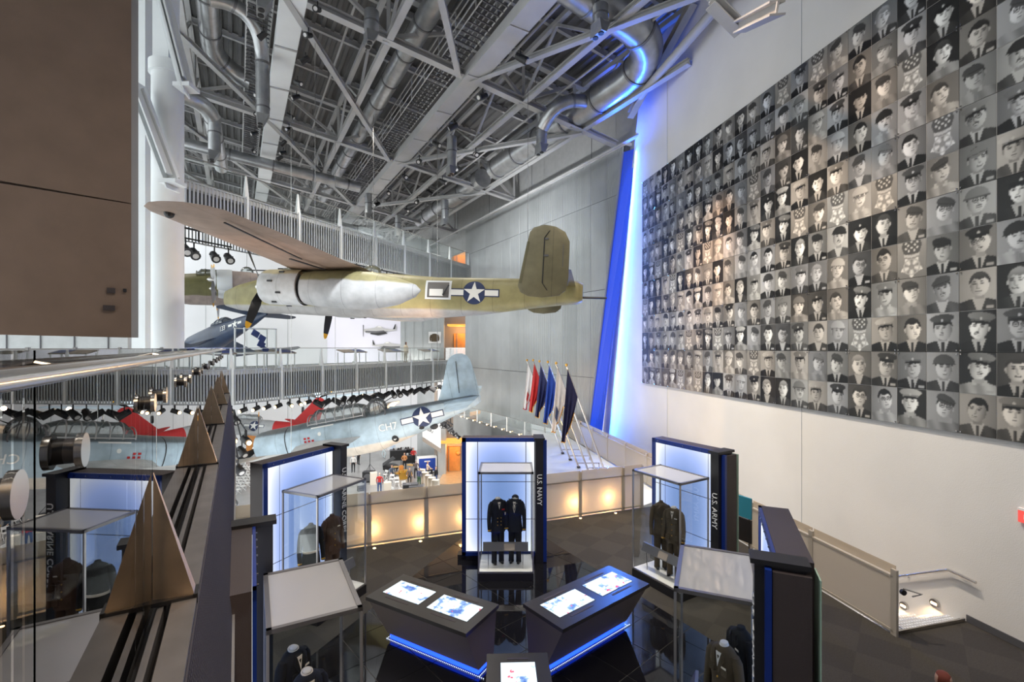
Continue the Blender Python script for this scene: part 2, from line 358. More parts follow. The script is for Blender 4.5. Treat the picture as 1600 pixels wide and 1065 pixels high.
# lower wall of hall below the ribbed wall
MB().slab([W(38.2, QW-.1, GZ), W(20, QW-.1, GZ), W(20, QW-.1, -2.5), W(38.2, QW-.1, -2.5)], Q_*.3).build('wall_lower', 'smooth_gray', kind='structure')
# blue glowing fin between the two walls
fin = thing('light_fin', 'tall slanted blue glowing mesh fin at the corner beside the portrait wall', 'light')
A0, A1 = W(21.1, QW-.12, -.3), W(18.3, QW-.12, 15.7)
B0, B1 = Vector((5.22, 26.6, -.3)), Vector((5.99, 22.85, 15.2))
A0 = at(917, 700, 26.5); A1 = at(975, 238, 24.4); B0 = at(938, 694, 26.2); B1 = at(994, 232, 22.9)
def finp(u, v): a = A0.lerp(A1, v); c = B0.lerp(B1, v); return a.lerp(c, u)
MB().hexa([finp(0, 0), finp(1, 0), finp(1, 0)+Vector((.05, .3, 0)), finp(0, 0)+Vector((0, .3, 0))], [finp(0, 1), finp(1, 1), finp(1, 1)+Vector((.05, .3, 0)), finp(0, 1)+Vector((0, .3, 0))]).build('light_box', 'bluefin', fin)
b = MB(); NV = 150
for i in range(NV+1):
    a = finp(0, i/NV)+Vector((0, -.05, 0)); c = finp(1, i/NV)+Vector((0, -.05, 0)); b.beam(a, c, .018, .02)
for i in range(9):
    b.beam(finp(i/8, 0)+Vector((0, -.07, 0)), finp(i/8, 1)+Vector((0, -.07, 0)), .02, .02, up=(0, 1, 0))
M['finmesh'] = mat('blue_mesh_wire', (.10, .16, .55), .4, .5)
b.build('mesh_face', 'finmesh', fin, kind='stuff')
MB().beam(A0+Vector((-.06, -.06, 0)), A1+Vector((-.06, -.06, 0)), .08, .12, up=(0, 1, 0)).build('edge_frame', 'ribwall', fin)
# blue strip lamp grazing the portrait wall
for t in (.06, .2, .35, .5, .65, .8, .95):
    pass
c0_, c1_ = finp(1, .02)+Vector((-.10, -.10, 0)), finp(1, .99)+Vector((-.10, -.10, 0)); mid = (c0_+c1_)/2; ln = (c1_-c0_); zax = -(Vector((WR(20.5), 20.5, mid.z))-mid).normalized(); yax = ln.normalized(); xax = yax.cross(zax).normalized(); zax = xax.cross(yax)
bl = lamp('blue_strip_lamp', 'AREA', mid, 900, (.05, .22, 1), None, .05, sy=ln.length); bl.rotation_euler = Matrix((xax, yax, zax)).transposed().to_euler()
lamp('blue_strip_lamp', 'SPOT', W(17.6, 16.2, 14.6), 1100, (.02, .10, 1), W(13.5, 14.6, 18.5), .1, 110, 1)
# ------------------------------------------------------------------ far walls
FY = 60
MB().box((-22, FY+.2, 6), (80, .4, 30)).build('wall_far', 'plaster_far', kind='structure')
for i in range(9):   # joints of the far wall boards
    MB().box((-44+i*5.2, FY-.01, 6), (.05, .03, 28)).build('wall_joint', 'smooth_gray', kind='structure')
# panelled wall and recess at the end of the bridges
b = MB(); b.box((-9.1, 48.2, 9), (4.4, .4, 14.5)).build('wall_end', 'ribwall2', kind='structure')
for i in range(5): MB().box((-10.85+i*.9, 47.97, 9), (.03, .04, 14.5)).build('wall_joint', 'smooth_gray', kind='structure')
MB().box((-5.6, 50.2, 4), (5.2, .4, 24)).build('wall_recess', mat('taupe_wall', (.30, .25, .21), .7), kind='structure')
M['taupe'] = bpy.data.materials['taupe_wall']
for i, (zb, lab) in enumerate(((4.1, 'orange lit doorway at the end of the lower bridge'), (12.3, 'orange lit doorway at the end of the upper bridge'), (GZ, 'orange lit doorway on the ground floor beside the stage'))):
    d = obj('door_%d' % (i+1), None, kind='structure')
    x0 = -5.35 if zb > 0 else -6.2
    MB().box((x0, 49.9, zb+1.3), (1.5, .2, 2.6)).build('door_leaf', 'orange_wood', d)
    MB().box((x0-.45, 49.76, zb+1.3), (.12, .1, 2.6)).build('door_stile', 'brown', d)
    MB().box((x0-.1, 48.9, zb+3.4), (2.2, 2.0, .18)).build('soffit_light', 'orange_lit', d)
    lamp('doorway_lamp', 'POINT', (x0, 48.6, zb+2.9), 150, (1, .5, .15), size=.2)
for zb in (4.1, 12.3):
    MB().box((-5.6, 47.4, zb-.15), (5.4, 5.6, .3)).build('floor_landing', 'walkfloor', kind='structure')
MB().box((-4.4, 47.5, GZ+.03), (5.4, 5, .06)).build('floor_stage_wood', 'woodfloor', kind='structure')
# left: window wall with tall white mullions, light wall and dark balustrade beyond our glass
win = obj('window_1', None, kind='structure')
for i in range(14):
    c_ = W(12+i*4.4, -8.6, 5); MB().box(tuple(c_), (.34, .34, 27), ANG_P).build('mullion', 'white_paint', win)
for z in (-1.8, 2.4, 6.6, 10.8, 15.0):
    MB().beam(W(10, -8.6, z), W(72, -8.6, z), .16, .16).build('transom', 'white_paint', win)
MB().slab([W(10, -8.8, -7.8), W(72, -8.8, -7.8), W(72, -8.8, 18.5), W(10, -8.8, 18.5)], (.02, 0, 0)).build('window_glass', 'glass', win)
MB().slab([(-24, 17.5, 3), (-14.2, 17.5, 3), (-14.2, 17.5, 7), (-24, 17.5, 7)], (0, .2, 0)).build('wall_left', 'smooth_gray', kind='structure')
for i in range(6): MB().box((-14.9-i*1.25, 17.47, 5), (.03, .03, 4)).build('wall_joint', 'dark_steel', kind='structure')
bal = thing('balustrade', 'dark grey boxed balustrade beyond the near glass at far left', 'railing')
for i in range(8):
    x = -8.75-i*.72; y = 11.2-i*.34
    MB().box((x, y, 4.62), (.68, .06, 1.02), .44).build('box_panel', 'dark_steel', bal)
    MB().box((x+.36, y+.14, 4.66), (.05, .12, 1.1), .44).build('post', 'steel_paint', bal)
MB().beam((-8.4, 11.34, 5.16), (-14.2, 8.6, 5.16), .1, .05).build('top_rail', 'steel', bal)
MB().beam((-8.4, 11.26, 4.86), (-14.2, 8.52, 4.86), .06, .05).build('mid_rail', 'steel', bal)
# hanging brown panel near left
pa, pb = Vector((-7.38, 9.18)), Vector((-13.6, 3.42))
hp = obj('wall_left_panel', None, kind='structure')
for z0, z1 in ((5.40, 7.98), (8.0, 14.5)):
    b = MB(); b.hexa([(pa.x, pa.y, z0), (pb.x, pb.y, z0+.12), (pb.x-.2, pb.y+.25, z0+.12), (pa.x-.2, pa.y+.25, z0)], [(pa.x, pa.y, z1), (pb.x, pb.y, z1), (pb.x-.2, pb.y+.25, z1), (pa.x-.2, pa.y+.25, z1)])
    b.build('wall_panel', 'brown', hp)
MB().box((pa.x-.08, pa.y+.17, 9.8), (.12, .16, 8.8), .75).build('edge_strip', 'steel_paint', hp)
u = (pb-pa).normalized()
for (d, z, w, h, nm) in ((.33, 5.95, .17, .1, 'outlet_plate'), (.30, 6.28, .12, .1, 'outlet_plate'), (.10, 6.3, .05, .06, 'wall_hook')):
    c = pa+u*d; MB().box((c.x+.02, c.y-.02, z), (w, .03, h), math.atan2(u.y, u.x)).build(nm, 'boxbrown' if nm != 'wall_hook' else 'black', hp)
# white column and big diagonal braces
c = thing('column', 'round white steel column behind the bomber wing tip', 'column', (-10.9, 15.0, GZ))
MB().tube([(0, 0, 0), (0, 0, 21.7)], .435, 24).build('shaft', 'white_paint', c, smooth=True)
MB().box((-.05, 0, 23.8), (.5, .5, 4.4)).build('upper_post', 'white_paint', c)
MB().tube([(0, 0, 21.6), (0, 0, 21.95)], .51, 24).build('collar', 'white_paint', c, smooth=True)
c = thing('mullion_post', 'flat white steel post left of the round column', 'column', (-12.6, 16.2, GZ))
MB().box((0, 0, 13), (.46, .46, 26)).build('shaft', 'white_paint', c)
for lab, a, e in (('upper slanting white brace meeting the column top', (-10.6, 14.2, 16.2), (-9.9, 14.4, 13.1)), ('lower slanting white brace beside the round column', (-11.2, 14.2, 12.9), (-10.1, 14.1, 10.1)), ('upper slanting white brace meeting the column top', None, None)):
    if a: 
        t = thing('steel_brace', 'white steel '+lab, 'beam'); MB().ibeam(a, e, .5, .5).build('brace_beam', 'white_paint', t)
        MB().box(e, (.5, .5, .12)).build('gusset', 'white_paint', t)
# ------------------------------------------------------------------ roof deck and steel
def qmax(p): return min(17.2, (10.4+.3341*p)/.9624-.15)
def pmin(q): return max(2, (.9624*q-10.4)/.3341+.4)
def rz_(q, up): return roofz(q)+up
DK = 2.75
b = MB(); q0, q1, p0, p1 = -22, 21, -6, 66
b.slab([W(p0, q0, rz_(q0, DK+.2)), W(p0, q1, rz_(q1, DK+.2)), W(p1, q1, rz_(q1, DK+.2)), W(p1, q0, rz_(q0, DK+.2))], (0, 0, .3)).build('ceiling', 'deck', kind='structure')
b = MB(); n = int((q1-q0)/.42); lo = []; hi = []
for k in range(n):
    for u, d in ((0, 0), (.45, 0), (.55, .11), (.9, .11)):
        q = q0+(k+u)*.42; lo.append(W(p0, q, rz_(q, DK+.12-d))); hi.append(W(p1, q, rz_(q, DK+.12-d)))
b.rings([lo, hi], cap=False, closed=False).build('ceiling_ribs', 'deck', kind='structure')
# purlins across, joined steel that nobody counts singly at this distance -> each a beam
for k in range(16):
    p = 6+k*3.55
    qm = qmax(p); MB().ibeam(W(p, q0, rz_(q0, DK-.1)), W(p, qm, rz_(qm, DK-.1)), .16, .3, .03).build('ceiling_purlin', 'steel_paint', kind='structure')
def rt(name, label, cat='beam', group=None): return thing(name, label, cat, group=group)
PQ = [8.0, 18.65, 29.3, 40.0, 50.6]; NQ = [-12.5, -9.0, -5.45, -1.9, 1.65, 5.2, 8.8, 11.45, 14.4, 17.2]
names = ['nearest', 'second nearest', 'middle', 'fourth', 'farthest']
for i, p in enumerate(PQ):
    t = rt('roof_truss', '%s grey steel roof truss running down toward the portrait wall' % names[i])
    sm = 'steel_paint'
    qm = qmax(p)
    MB().ibeam(W(p, q0, rz_(q0, .12)), W(p, qm, rz_(qm, .12)), .34, .28, .04).build('bottom_chord', sm, t)
    MB().ibeam(W(p, q0, rz_(q0, 2.2)), W(p, qm, rz_(qm, 2.2)), .3, .26, .04).build('top_chord', sm, t)
    for j, q in enumerate(NQ):
        if q > qm+.01: continue
        MB().beam(W(p, q, rz_(q, .2)), W(p, q, rz_(q, 2.1)), .14).build('web_post', sm, t)
        if j < len(NQ)-1 and NQ[j+1] <= qm+.01:
            a, c = (q, NQ[j+1]) if j % 2 else (NQ[j+1], q)
            MB().beam(W(p, a, rz_(a, .2)), W(p, c, rz_(c, 2.1)), .14).build('web_diagonal', sm, t)
        MB().box(W(p, q, rz_(q, .18)), (.5, .06, .42), ANG_P+PI/2).build('gusset_plate', sm, t)
# girders along the hall: wide box flange + catwalk rails
for i, (q, w) in enumerate(((-9.0, .8), (1.77, .85), (8.8, .8))):
    nm = ('leftmost', 'middle', 'right-hand')[i]
    t = rt('box_girder', '%s wide pale box girder running the length of the roof' % nm)
    z = rz_(q, -.05)
    MB().beam(W(3, q, z), W(60, q, z), w, .06).build('flange', 'white_paint' if i < 2 else 'steel_paint', t)
    for s in (-1, 1): MB().beam(W(3, q+s*(w/2-.03), z+.2), W(60, q+s*(w/2-.03), z+.2), .06, .42).build('side_web', 'white_paint' if i < 2 else 'steel_paint', t)
    for k in range(16): MB().beam(W(4+k*3.55, q-w/2, z-.05), W(4+k*3.55, q+w/2, z-.05), .1, .05).build('stiffener', 'steel_paint', t)
    t = rt('catwalk', 'steel catwalk with open rails beside the %s box girder' % nm, 'catwalk')
    s0 = -1
    for sd, qq in ((0, q+s0*(w/2+.15)), (1, q+s0*(w/2+1.0))):
        zz = rz_(qq, .35)
        for h in (.0, .35, .7, 1.05): MB().tube([W(4, qq, zz+h), W(58, qq, zz+h)], .028, 6).build('rail', 'steel_paint', t)
        for k in range(30): MB().tube([W(4.5+k*1.8, qq, zz), W(4.5+k*1.8, qq, zz+1.05)], .025, 6).build('post', 'steel_paint', t)
    bb = MB(); qa, qb = q+s0*(w/2+.15), q+s0*(w/2+1.0)
    for k in range(180): bb.beam(W(4+k*.3, qa, rz_(qa, .33)), W(4+k*.3, qb, rz_(qb, .33)), .05, .04)
    bb.build('grating', 'dark_steel', t, kind='stuff')
for i, q in enumerate((-5.45, -1.9, 5.2, 11.45, 14.9)):
    t = rt('chord_beam', 'slim grey roof beam running lengthwise, number %s from the left' % ('one', 'two', 'three', 'four', 'five')[i])
    pm_ = pmin(q); MB().ibeam(W(pm_, q, rz_(q, .12)), W(62, q, rz_(q, .12)), .26, .24, .04).build('bottom_chord', 'steel_paint', t)
    MB().beam(W(pm_, q, rz_(q, 2.2)), W(62, q, rz_(q, 2.2)), .2, .2).build('top_chord', 'steel_paint', t)
    for k in range(17):
        p = 8+k*2.66
        if p < pm_: continue
        c = k % 4
        a, d = ((.2, 2.1), (2.1, .2))[k % 2]
        MB().beam(W(p, q, rz_(q, a)), W(p+2.66, q, rz_(q, d)), .11).build('web_diagonal', 'steel_paint', t)
# in-plane diagonal braces
dn = 0
for i in range(len(PQ)-1):
    for (a, c) in ((1.5, 8.2), (14.9, 8.8), (-5.45, 1.5), (-5.45, -12.5)):
        dn += 1; a = min(a, qmax(PQ[i])-.1)
        t = rt('diagonal_brace', 'grey diagonal roof brace in the %s bay, %s' % (('first', 'second', 'third', 'farthest')[i], ('left of the catwalk', 'right of the catwalk', 'beside the pale middle girder', 'far left by the windows')[(dn-1) % 4]), group='diagonal roof braces between the trusses')
        MB().ibeam(W(PQ[i], a, rz_(a, -.02)), W(PQ[i+1], c, rz_(c, -.02)), .24, .22, .03).build('brace_beam', 'steel_paint', t)
# big struts along the portrait wall
for k, (a, c) in enumerate(((at(1000, 150, 20.5), at(1130, 0, 15.5)), (at(985, 180, 21.5), at(1085, 0, 17.5)), (at(1110, 0, 11.5), at(1155, 45, 11.8)), (at(1155, 42, 11.6), at(1215, 12, 9.4)))):
    t = rt('wall_strut', ('thick tubular strut rising beside the portrait wall', 'thin second strut left of the tubular strut by the portrait wall', 'grey steel bracket arm above the portrait wall, left piece', 'grey steel beam end above the portrait wall, right piece')[k])
    (MB().tube([a, c], .17, 14) if k == 0 else MB().ibeam(a, c, .3, .3, .04)).build('strut_beam', 'steel_paint', t, smooth=(k == 0))
# ------------------------------------------------------------------ ducts
def arc(c, r, a0, a1, n, z, ax=None): return [W(c[0]+r*math.cos(a0+(a1-a0)*k/n), c[1]+r*math.sin(a0+(a1-a0)*k/n), z) for k in range(n+1)]
def duct(label, path, r, nb=None):
    t = thing('air_duct', label, 'duct'); path = [Vector(p) for p in path]
    # smooth spiral duct: densify + slight ribs
    pts = [path[0]]
    for a, c in zip(path, path[1:]):
        n = max(1, int((c-a).length/.16))
        for k in range(1, n+1): pts.append(a.lerp(c, k/n))
    rr = [r*(1.0 if k % 2 else 1.018) for k in range(len(pts))]
    MB().tube(pts, rr, 20).build('duct_body', 'duct', t, smooth=True)
    acc = 0; last = path[0]; nxt = .9
    for a, c in zip(pts, pts[1:]):
        acc += (c-a).length
        if acc > nxt:
            nxt += 2.4; d = (c-a).normalized(); MB().tube([a-d*.05, a+d*.05], r*1.07, 20).build('duct_band', 'duct_band', t, smooth=True)
    return t
def elbow(a, c, e, n=7):  # quadratic bend a->c->e
    a, c, e = Vector(a), Vector(c), Vector(e); return [a*(1-t)**2+c*2*t*(1-t)+e*t*t for t in [k/n for k in range(n+1)]]
def drop(label, p, q, ztop, L, r=.26, rot=0):
    t = thing('duct_outlet', label, 'duct outlet', W(p, q, ztop), ANG_P+rot)
    MB().tube([(0, 0, .1), (0, 0, -.1*L), (0, 0, -L)], [r, r, r], 18).build('drum', 'duct', t, smooth=True)
    MB().tube([(0, 0, -.45*L-.03), (0, 0, -.45*L+.03)], r*1.08, 18).build('band', 'duct_band', t, smooth=True)
    lo = [(x*r*1.15, y*r*.42+.1, -L-1.6*r) for x, y in ((-1, -1), (1, -1), (1, 1), (-1, 1))]
    hi = [(x*r*.9, y*r*.9, -L+.02) for x, y in ((-1, -1), (1, -1), (1, 1), (-1, 1))]
    MB().hexa(lo, hi).build('wedge_nozzle', 'duct', t)
    for s in (-1, 1):
        MB().tube([(s*r*.55, .1, -L-1.6*r-.03), (s*r*.55, .1, -L-1.6*r+.05)], r*.36, 14).build('jet_opening', 'black', t)
    return t
HT = 13.35+EYE
duct('big blue-lit spiral duct bending round beside the portrait wall', [W(12.6, 5, 18.0), W(12.8, 11, 17.2)]+elbow(W(12.8, 12.2, 17.1), W(12.8, 14.5, 16.8), W(15.3, 14.5, 16.7))+[W(20, 14.45, 16.7), W(27, 14.4, 16.7)], .62)
duct('long spiral duct passing above the upper ribbed wall, behind the big bent duct', [W(28.5, 14.3, 16.6), W(37, 14.3, 16.6), W(41, 14.3, 16.6)], .6)
duct('long spiral duct running lengthwise left of the catwalk', [W(15, 6.5, 18.3), W(28, 6.5, 18.3), W(44, 6.5, 18.3)], .42)
duct('spiral duct with elbow branch nearest the white column', [W(14, -1.0, 19.0), W(20, -1.0, 19.0), W(25.2, -1.0, 19.0)]+elbow(W(25.3, -1, 19), W(26.8, -1, 19), W(27, .2, 18.6))+[W(27, .6, 18.5)], .42)
duct('elbow branch duct hooking down right of the column duct', elbow(W(21.4, -.9, 18.5), W(21.4, .7, 18.9), W(22.4, .9, 17.6))+elbow(W(22.5, .92, 17.4), W(22.6, .95, 16.6), W(22.6, .95, 15.6)), .27)
duct('spiral duct crossing low behind the column top', [W(24, -5.5, 15.4), W(24.3, -2.5, 15.9)]+elbow(W(24.4, -2.2, 15.9), W(24.6, -1.2, 16), W(26, -1.0, 15.9))+[W(33, -.8, 15.9)], .34)
duct('horizontal spiral duct over the upper bridge', [W(34, -6, 17.6), W(34.3, 7.5, 16.5)], .34)
duct('dark spiral duct deep in the roof above the far bridge end', [W(44, -8, 18), W(44.5, 12, 15.6)], .42)
duct('short branch duct off the big bent duct', elbow(W(17.3, 14.2, 16.6), W(17.3, 12.4, 16.6), W(18.6, 12.5, 15.6)), .3)
dl = [((18.7, 12.5), 16.1, 1.3, 'pale twin-jet duct outlet hanging beside the blue-lit duct'), ((12.3, 10.6), 16.6, .5, 'twin-jet duct outlet near the top edge beside the big duct'), ((23.4, 9.9), 16.3, 1.5, 'twin-jet duct outlet right of the catwalk girder'),
      ((32.5, 13.2), 15.9, 1.3, 'twin-jet duct outlet close to the ribbed wall'), ((14.6, 5.0), 17.6, .7, 'twin-jet duct outlet left of the long lengthwise duct'), ((17.3, 4.2), 17.2, .7, 'second twin-jet duct outlet left of the long lengthwise duct'),
      ((16.6, .75), 18.4, 2.4, 'twin-jet duct outlet beside the pale middle girder'), ((22.6, .95), 15.6, .6, 'twin-jet outlet at the end of the elbow branch duct'), ((24.0, -4.2), 15.6, .8, 'bright twin-jet duct outlet right of the white column'),
      ((26, -.9), 15.9, 1.6, 'dark straight duct outlet left of the track lights'), ((36, 8.5), 16.6, 1.4, 'twin-jet duct outlet above the end of the upper bridge'), ((38.5, 11.5), 16.0, 1.2, 'far twin-jet duct outlet above the upper bridge end')]
for (pp, qq), z, L, lab in dl: drop(lab, pp, qq, z, L)
# sprinkler / conduit pipes
for k, (q, up, r) in enumerate(((4.1, 1.5, .05), (10.3, 1.3, .06), (-3.6, 1.6, .07), (13.0, .8, .05), (16.6, -.4, .09))):
    t = thing('ceiling_pipe', ('thin sprinkler pipe over the lengthwise duct', 'thin pipe right of the catwalk', 'thin pipe near the column duct', 'thin pipe by the bent duct', 'pale pipe along the smooth wall above the ribbed wall')[k], 'pipe')
    MB().tube([W(4, q, rz_(q, up)), W(58, q, rz_(q, up))], r, 8).build('pipe_run', 'steel_paint', t, smooth=True)
    for j in range(8): MB().tube([W(8+j*6, q, rz_(q, up)), W(8+j*6, q, rz_(q, DK))], .015, 5).build('hanger', 'dark_steel', t)
# theatre spotlights in the roof and under the bridges
M['spot_lens'] = mat('spot_lens', (.5, .5, .5), .15, em=(1, .9, .75), es=.06)
sp = thing('spotlight', 'small black stage spotlight in the row right of the pale middle girder', 'spotlight', (0, 0, 0), 0, 'black spotlights in the roof steel')
MB().tube([(0, 0, 0), (0, 0, -.25)], .02, 6).build('stem', 'black', sp)
MB().tube([(0, .15, -.22), (0, -.2, -.42)], [.10, .13], 12).build('housing', 'black', sp, smooth=True)
MB().tube([(0, -.2, -.42), (0, -.215, -.43)], .075, 12).build('lens', M['spot_lens'], sp)
MB().box((0, .02, -.26), (.26, .05, .04)).build('yoke', 'black', sp)
spp = proto(sp); first = [True]
def spot_at(loc, rz=0, label=None, group=None, sc=1.):
    if first[0]:
        first[0] = False; r = sp; r.location = loc; r.rotation_euler = (0, 0, rz)
        if label: r['label'] = label
        if group: r['group'] = group
    else: r, _ = dup(spp, loc, rz, label, group)
    r.scale = (sc, sc, sc); return r
for k in range(13): spot_at(W(13+k*1.7+rnd.random(), 2.4+.1*(k % 2), rz_(2.4, -.05)), rnd.uniform(-2, 2), sc=.95)
for k in range(10): spot_at(W(13+k*2.5+rnd.random(), .9, rz_(.9, -.05)), rnd.uniform(-2, 2), 'black stage spotlight in the row left of the pale middle girder', 'spotlights left of the middle girder', sc=.95)
for k in range(9): spot_at(W(15+k*3+rnd.random(), 9.4, rz_(9.4, -.05)), rnd.uniform(-2, 2), 'black stage spotlight in the row right of the right-hand girder', 'spotlights right of the right-hand girder', sc=1.2)
for k in range(7): spot_at(W(24+k*2.5, 11.6, rz_(11.6, .0)), rnd.uniform(-2, 2), 'black stage spotlight in the row nearest the ribbed wall', 'spotlights nearest the ribbed wall', sc=1.2)
t = thing('lamp_pipe', 'black pipe frame carrying four spotlights beside the column', 'pipe'); MB().tube([at(286, 371, 22), at(362, 386, 24.7)], .04, 8).build('pipe_run', 'black', t); MB().tube([at(310, 378, 23), at(310, 352, 23)], .03, 8).build('hanger', 'black', t)
for px, py, Y in ((290, 372, 22), (303, 378, 22.5), (335, 384, 24), (357, 387, 24.5)): spot_at(at(px, py, Y), .8, 'black spotlight hanging left under the upper bridge beside the column', 'spotlights hanging beside the column', sc=1.7)
# ------------------------------------------------------------------ portrait wall prints (invented faces, shaded as flat print)
PW, PH = .6, .777; NX, NZ = 36, 46
pm = bpy.data.materials.new('portrait_print'); pm.use_nodes = True; nt = pm.node_tree; bs = nt.nodes['Principled BSDF']
at_ = nt.nodes.new('ShaderNodeAttribute'); at_.attribute_name = 'print'; nt.links.new(at_.outputs['Color'], bs.inputs['Base Color'])
bs.inputs['Roughness'].default_value = .30; bs.inputs['Specular IOR Level'].default_value = .4
M['print'] = pm
def sm(x, a, b): t = np.clip((x-a)/(b-a), 0, 1); return t*t*(3-2*t)
def portrait(seed):
    r = random.Random(seed*13+5); U, V = np.meshgrid(np.linspace(-1, 1, NX+1)*.76, np.linspace(-1.28, 1.28, NZ+1)*.80-.03)
    if seed % 9 == 4:    # star medal on a dotted pad
        g = .20+.05*V; pad = (np.abs(U)+.35*np.abs(V-.72) < .55) & (np.abs(V-.68) < .42); g = np.where(pad, .07, g)
        for (x, y) in [(-.3, .9), (0, .95), (.3, .9), (-.18, .76), (.18, .76), (-.3, .6), (0, .62), (.3, .6), (-.15, .46), (.15, .46)]:
            g = np.where((U-x)**2+(V-y)**2 < .0036, .5, g)
        g = np.where((np.abs(U) < .42) & (np.abs(V-.12-.25*np.abs(U)) < .07), .42, g)
        a = np.arctan2(U, -(V+.45)); d = np.hypot(U, V+.45); k = np.abs(((a/(2*PI/5)+.5) % 1)-.5)*2
        g = np.where(d < .62-.36*k, .40+.2*np.cos(a*5), g); g = np.where(d < .16, .22, g); g = np.where(np.abs(d-.42) < .035, .34, g)
        return np.clip(g, .02, .7)
    b0 = r.choice([.05, .14, .26, .34, .42, .5, .3]); lx = r.choice([-1, 1])
    g = b0*(1+.25*U*lx-.12*(U**2+V**2*.5)); fx = r.uniform(-.12, .12); fy = r.uniform(.12, .26); th = r.uniform(-.18, .18)
    suit = r.choice([.03, .05, .08, .13, .34, .45]); shy = -.42
    sh = V < shy-.30*np.abs(U-fx*.5)**1.6-.02+.0*U
    bx = np.abs(U-fx*.4) < .98
    body = sh & bx; g = np.where(body, suit*(1+.35*U*lx+.2*np.sin(U*9+V*3)), g)
    skin = r.uniform(.5, .85)
    neck = (np.abs(U-fx) < .2) & (V < -.1) & (V > -.62); g = np.where(neck, skin*.62, g)
    vv = -V-.42
    shirt = (np.abs(U-fx*.7) < .30-.32*vv) & (V < -.40) & (V > -1.25) if suit < .2 else (np.abs(np.abs(U-fx)-.22) < .1) & (V < -.38) & (V > -.62)
    g = np.where(shirt & ~(neck & (V > -.5)), .55 if suit < .2 else suit*1.3, g)
    if r.random() < .75: g = np.where((np.abs(U-fx*.7) < .065+.03*(-V-.5)) & (V < -.52), suit*.8+.02, g)
    if r.random() < .5: g = np.where((np.abs(U-.5) < .16) & (np.abs(V+.92) < .05), .5, g)
    c, s_ = math.cos(th), math.sin(th); X = (U-fx)*c+(V-fy)*s_; Y = -(U-fx)*s_+(V-fy)*c
    turn = r.uniform(-.12, .12); w = r.uniform(.36, .41); h = r.uniform(.50, .56)
    hatk = r.choice([0, 0, 0, 1, 1, 2, 2, 3, 1])
    hair = (X/(w+.05))**2+((Y-.12)/(h+.02))**2 < 1; hc = r.choice([.02, .04, .08, .3])
    g = np.where(hair, hc*(1+.6*sm(Y, .2, .6)), g)
    ears = (((np.abs(X)-w-.01)/.06)**2+((Y+.02)/.12)**2) < 1; g = np.where(ears, skin*.7, g)
    face = (X/w)**2+((Y+.03)/(h*np.where(Y > 0, .86, 1.0)))**2 < 1
    face &= Y < .36-.1*np.cos(X*6)
    shade = skin*(1+.38*(X*lx/w)-.25*(X/w)**2-.12*sm(-Y, .25, .6))
    g = np.where(face, shade, g)
    ex, ey = .155, .06
    for sg in (-1, 1):
        x0 = sg*ex+turn
        g = np.where(face & (((X-x0)/.10)**2+((Y-ey-.015)/.065)**2 < 1), g*.62, g)
        g = np.where(face & (((X-x0)/.055)**2+((Y-ey)/.03)**2 < 1), .05, g)
        g = np.where(face & (((X-x0)/.12)**2+((Y-ey-.12+.25*np.abs(X-x0))/.022)**2 < 1), .07, g)
    g = np.where(face & (np.abs(X-turn+.05*lx) < .035) & (Y < .05) & (Y > -.16), g*.72, g)
    g = np.where(face & (((X-turn)/.075)**2+((Y+.17)/.025)**2 < 1), g*.5, g)
    mw = r.uniform(.11, .16)
    if r.random() < .4:
        g = np.where(face & (((X-turn)/mw)**2+((Y+.30)/.05)**2 < 1), .16, g); g = np.where(face & (((X-turn)/(mw*.8))**2+((Y+.295)/.022)**2 < 1), .68, g)
    else: g = np.where(face & (((X-turn)/mw)**2+((Y+.30+.2*(X-turn)**2)/.022)**2 < 1), .12, g)
    g = np.where(face & (((X-turn)/.12)**2+((Y+.385)/.02)**2 < 1), g*.78, g)
    if r.random() < .1: g = np.where(face & (((X-turn)/.13)**2+((Y+.23)/.022)**2 < 1), .06, g)
    if r.random() < .14:
        for sg in (-1, 1): d = np.hypot((X-sg*ex-turn)/1.15, Y-ey); g = np.where(np.abs(d-.105) < .016, .06, g)
    hcol = r.choice([.05, .09, .28, .5, .12])
    if hatk == 1:   # peaked cap
        g = np.where((X/.58)**2+((Y-.56)/.22)**2 < 1, hcol*(1+.4*X*lx), g); g = np.where((np.abs(X) < .42) & (Y > .24) & (Y < .42), hcol*.7, g)
        g = np.where((X/.43)**2+((Y-.27)/.075)**2 < 1, .02, g); g = np.where((X/.06)**2+((Y-.47)/.07)**2 < 1, .6, g)
    elif hatk == 2:  # garrison cap
        t = X*lx*.35; g = np.where((X/.45)**2+((Y-.40-t*.5)/(.26+.1*X*lx))**2 < 1, hcol*(1+.3*X*lx), g); g = np.where((np.abs(Y-.31-t*.4) < .02) & (np.abs(X) < .42), hcol*.5, g)
    elif hatk == 3:  # helmet
        g = np.where(((X/.52)**2+((Y-.22)/.5)**2 < 1) & (Y > .2), hcol*(1.1+.5*X*lx), g); g = np.where((np.abs(X) < .56) & (np.abs(Y-.2) < .03), hcol*.6, g)
    return np.clip(g**1.35*.80, .006, .8)
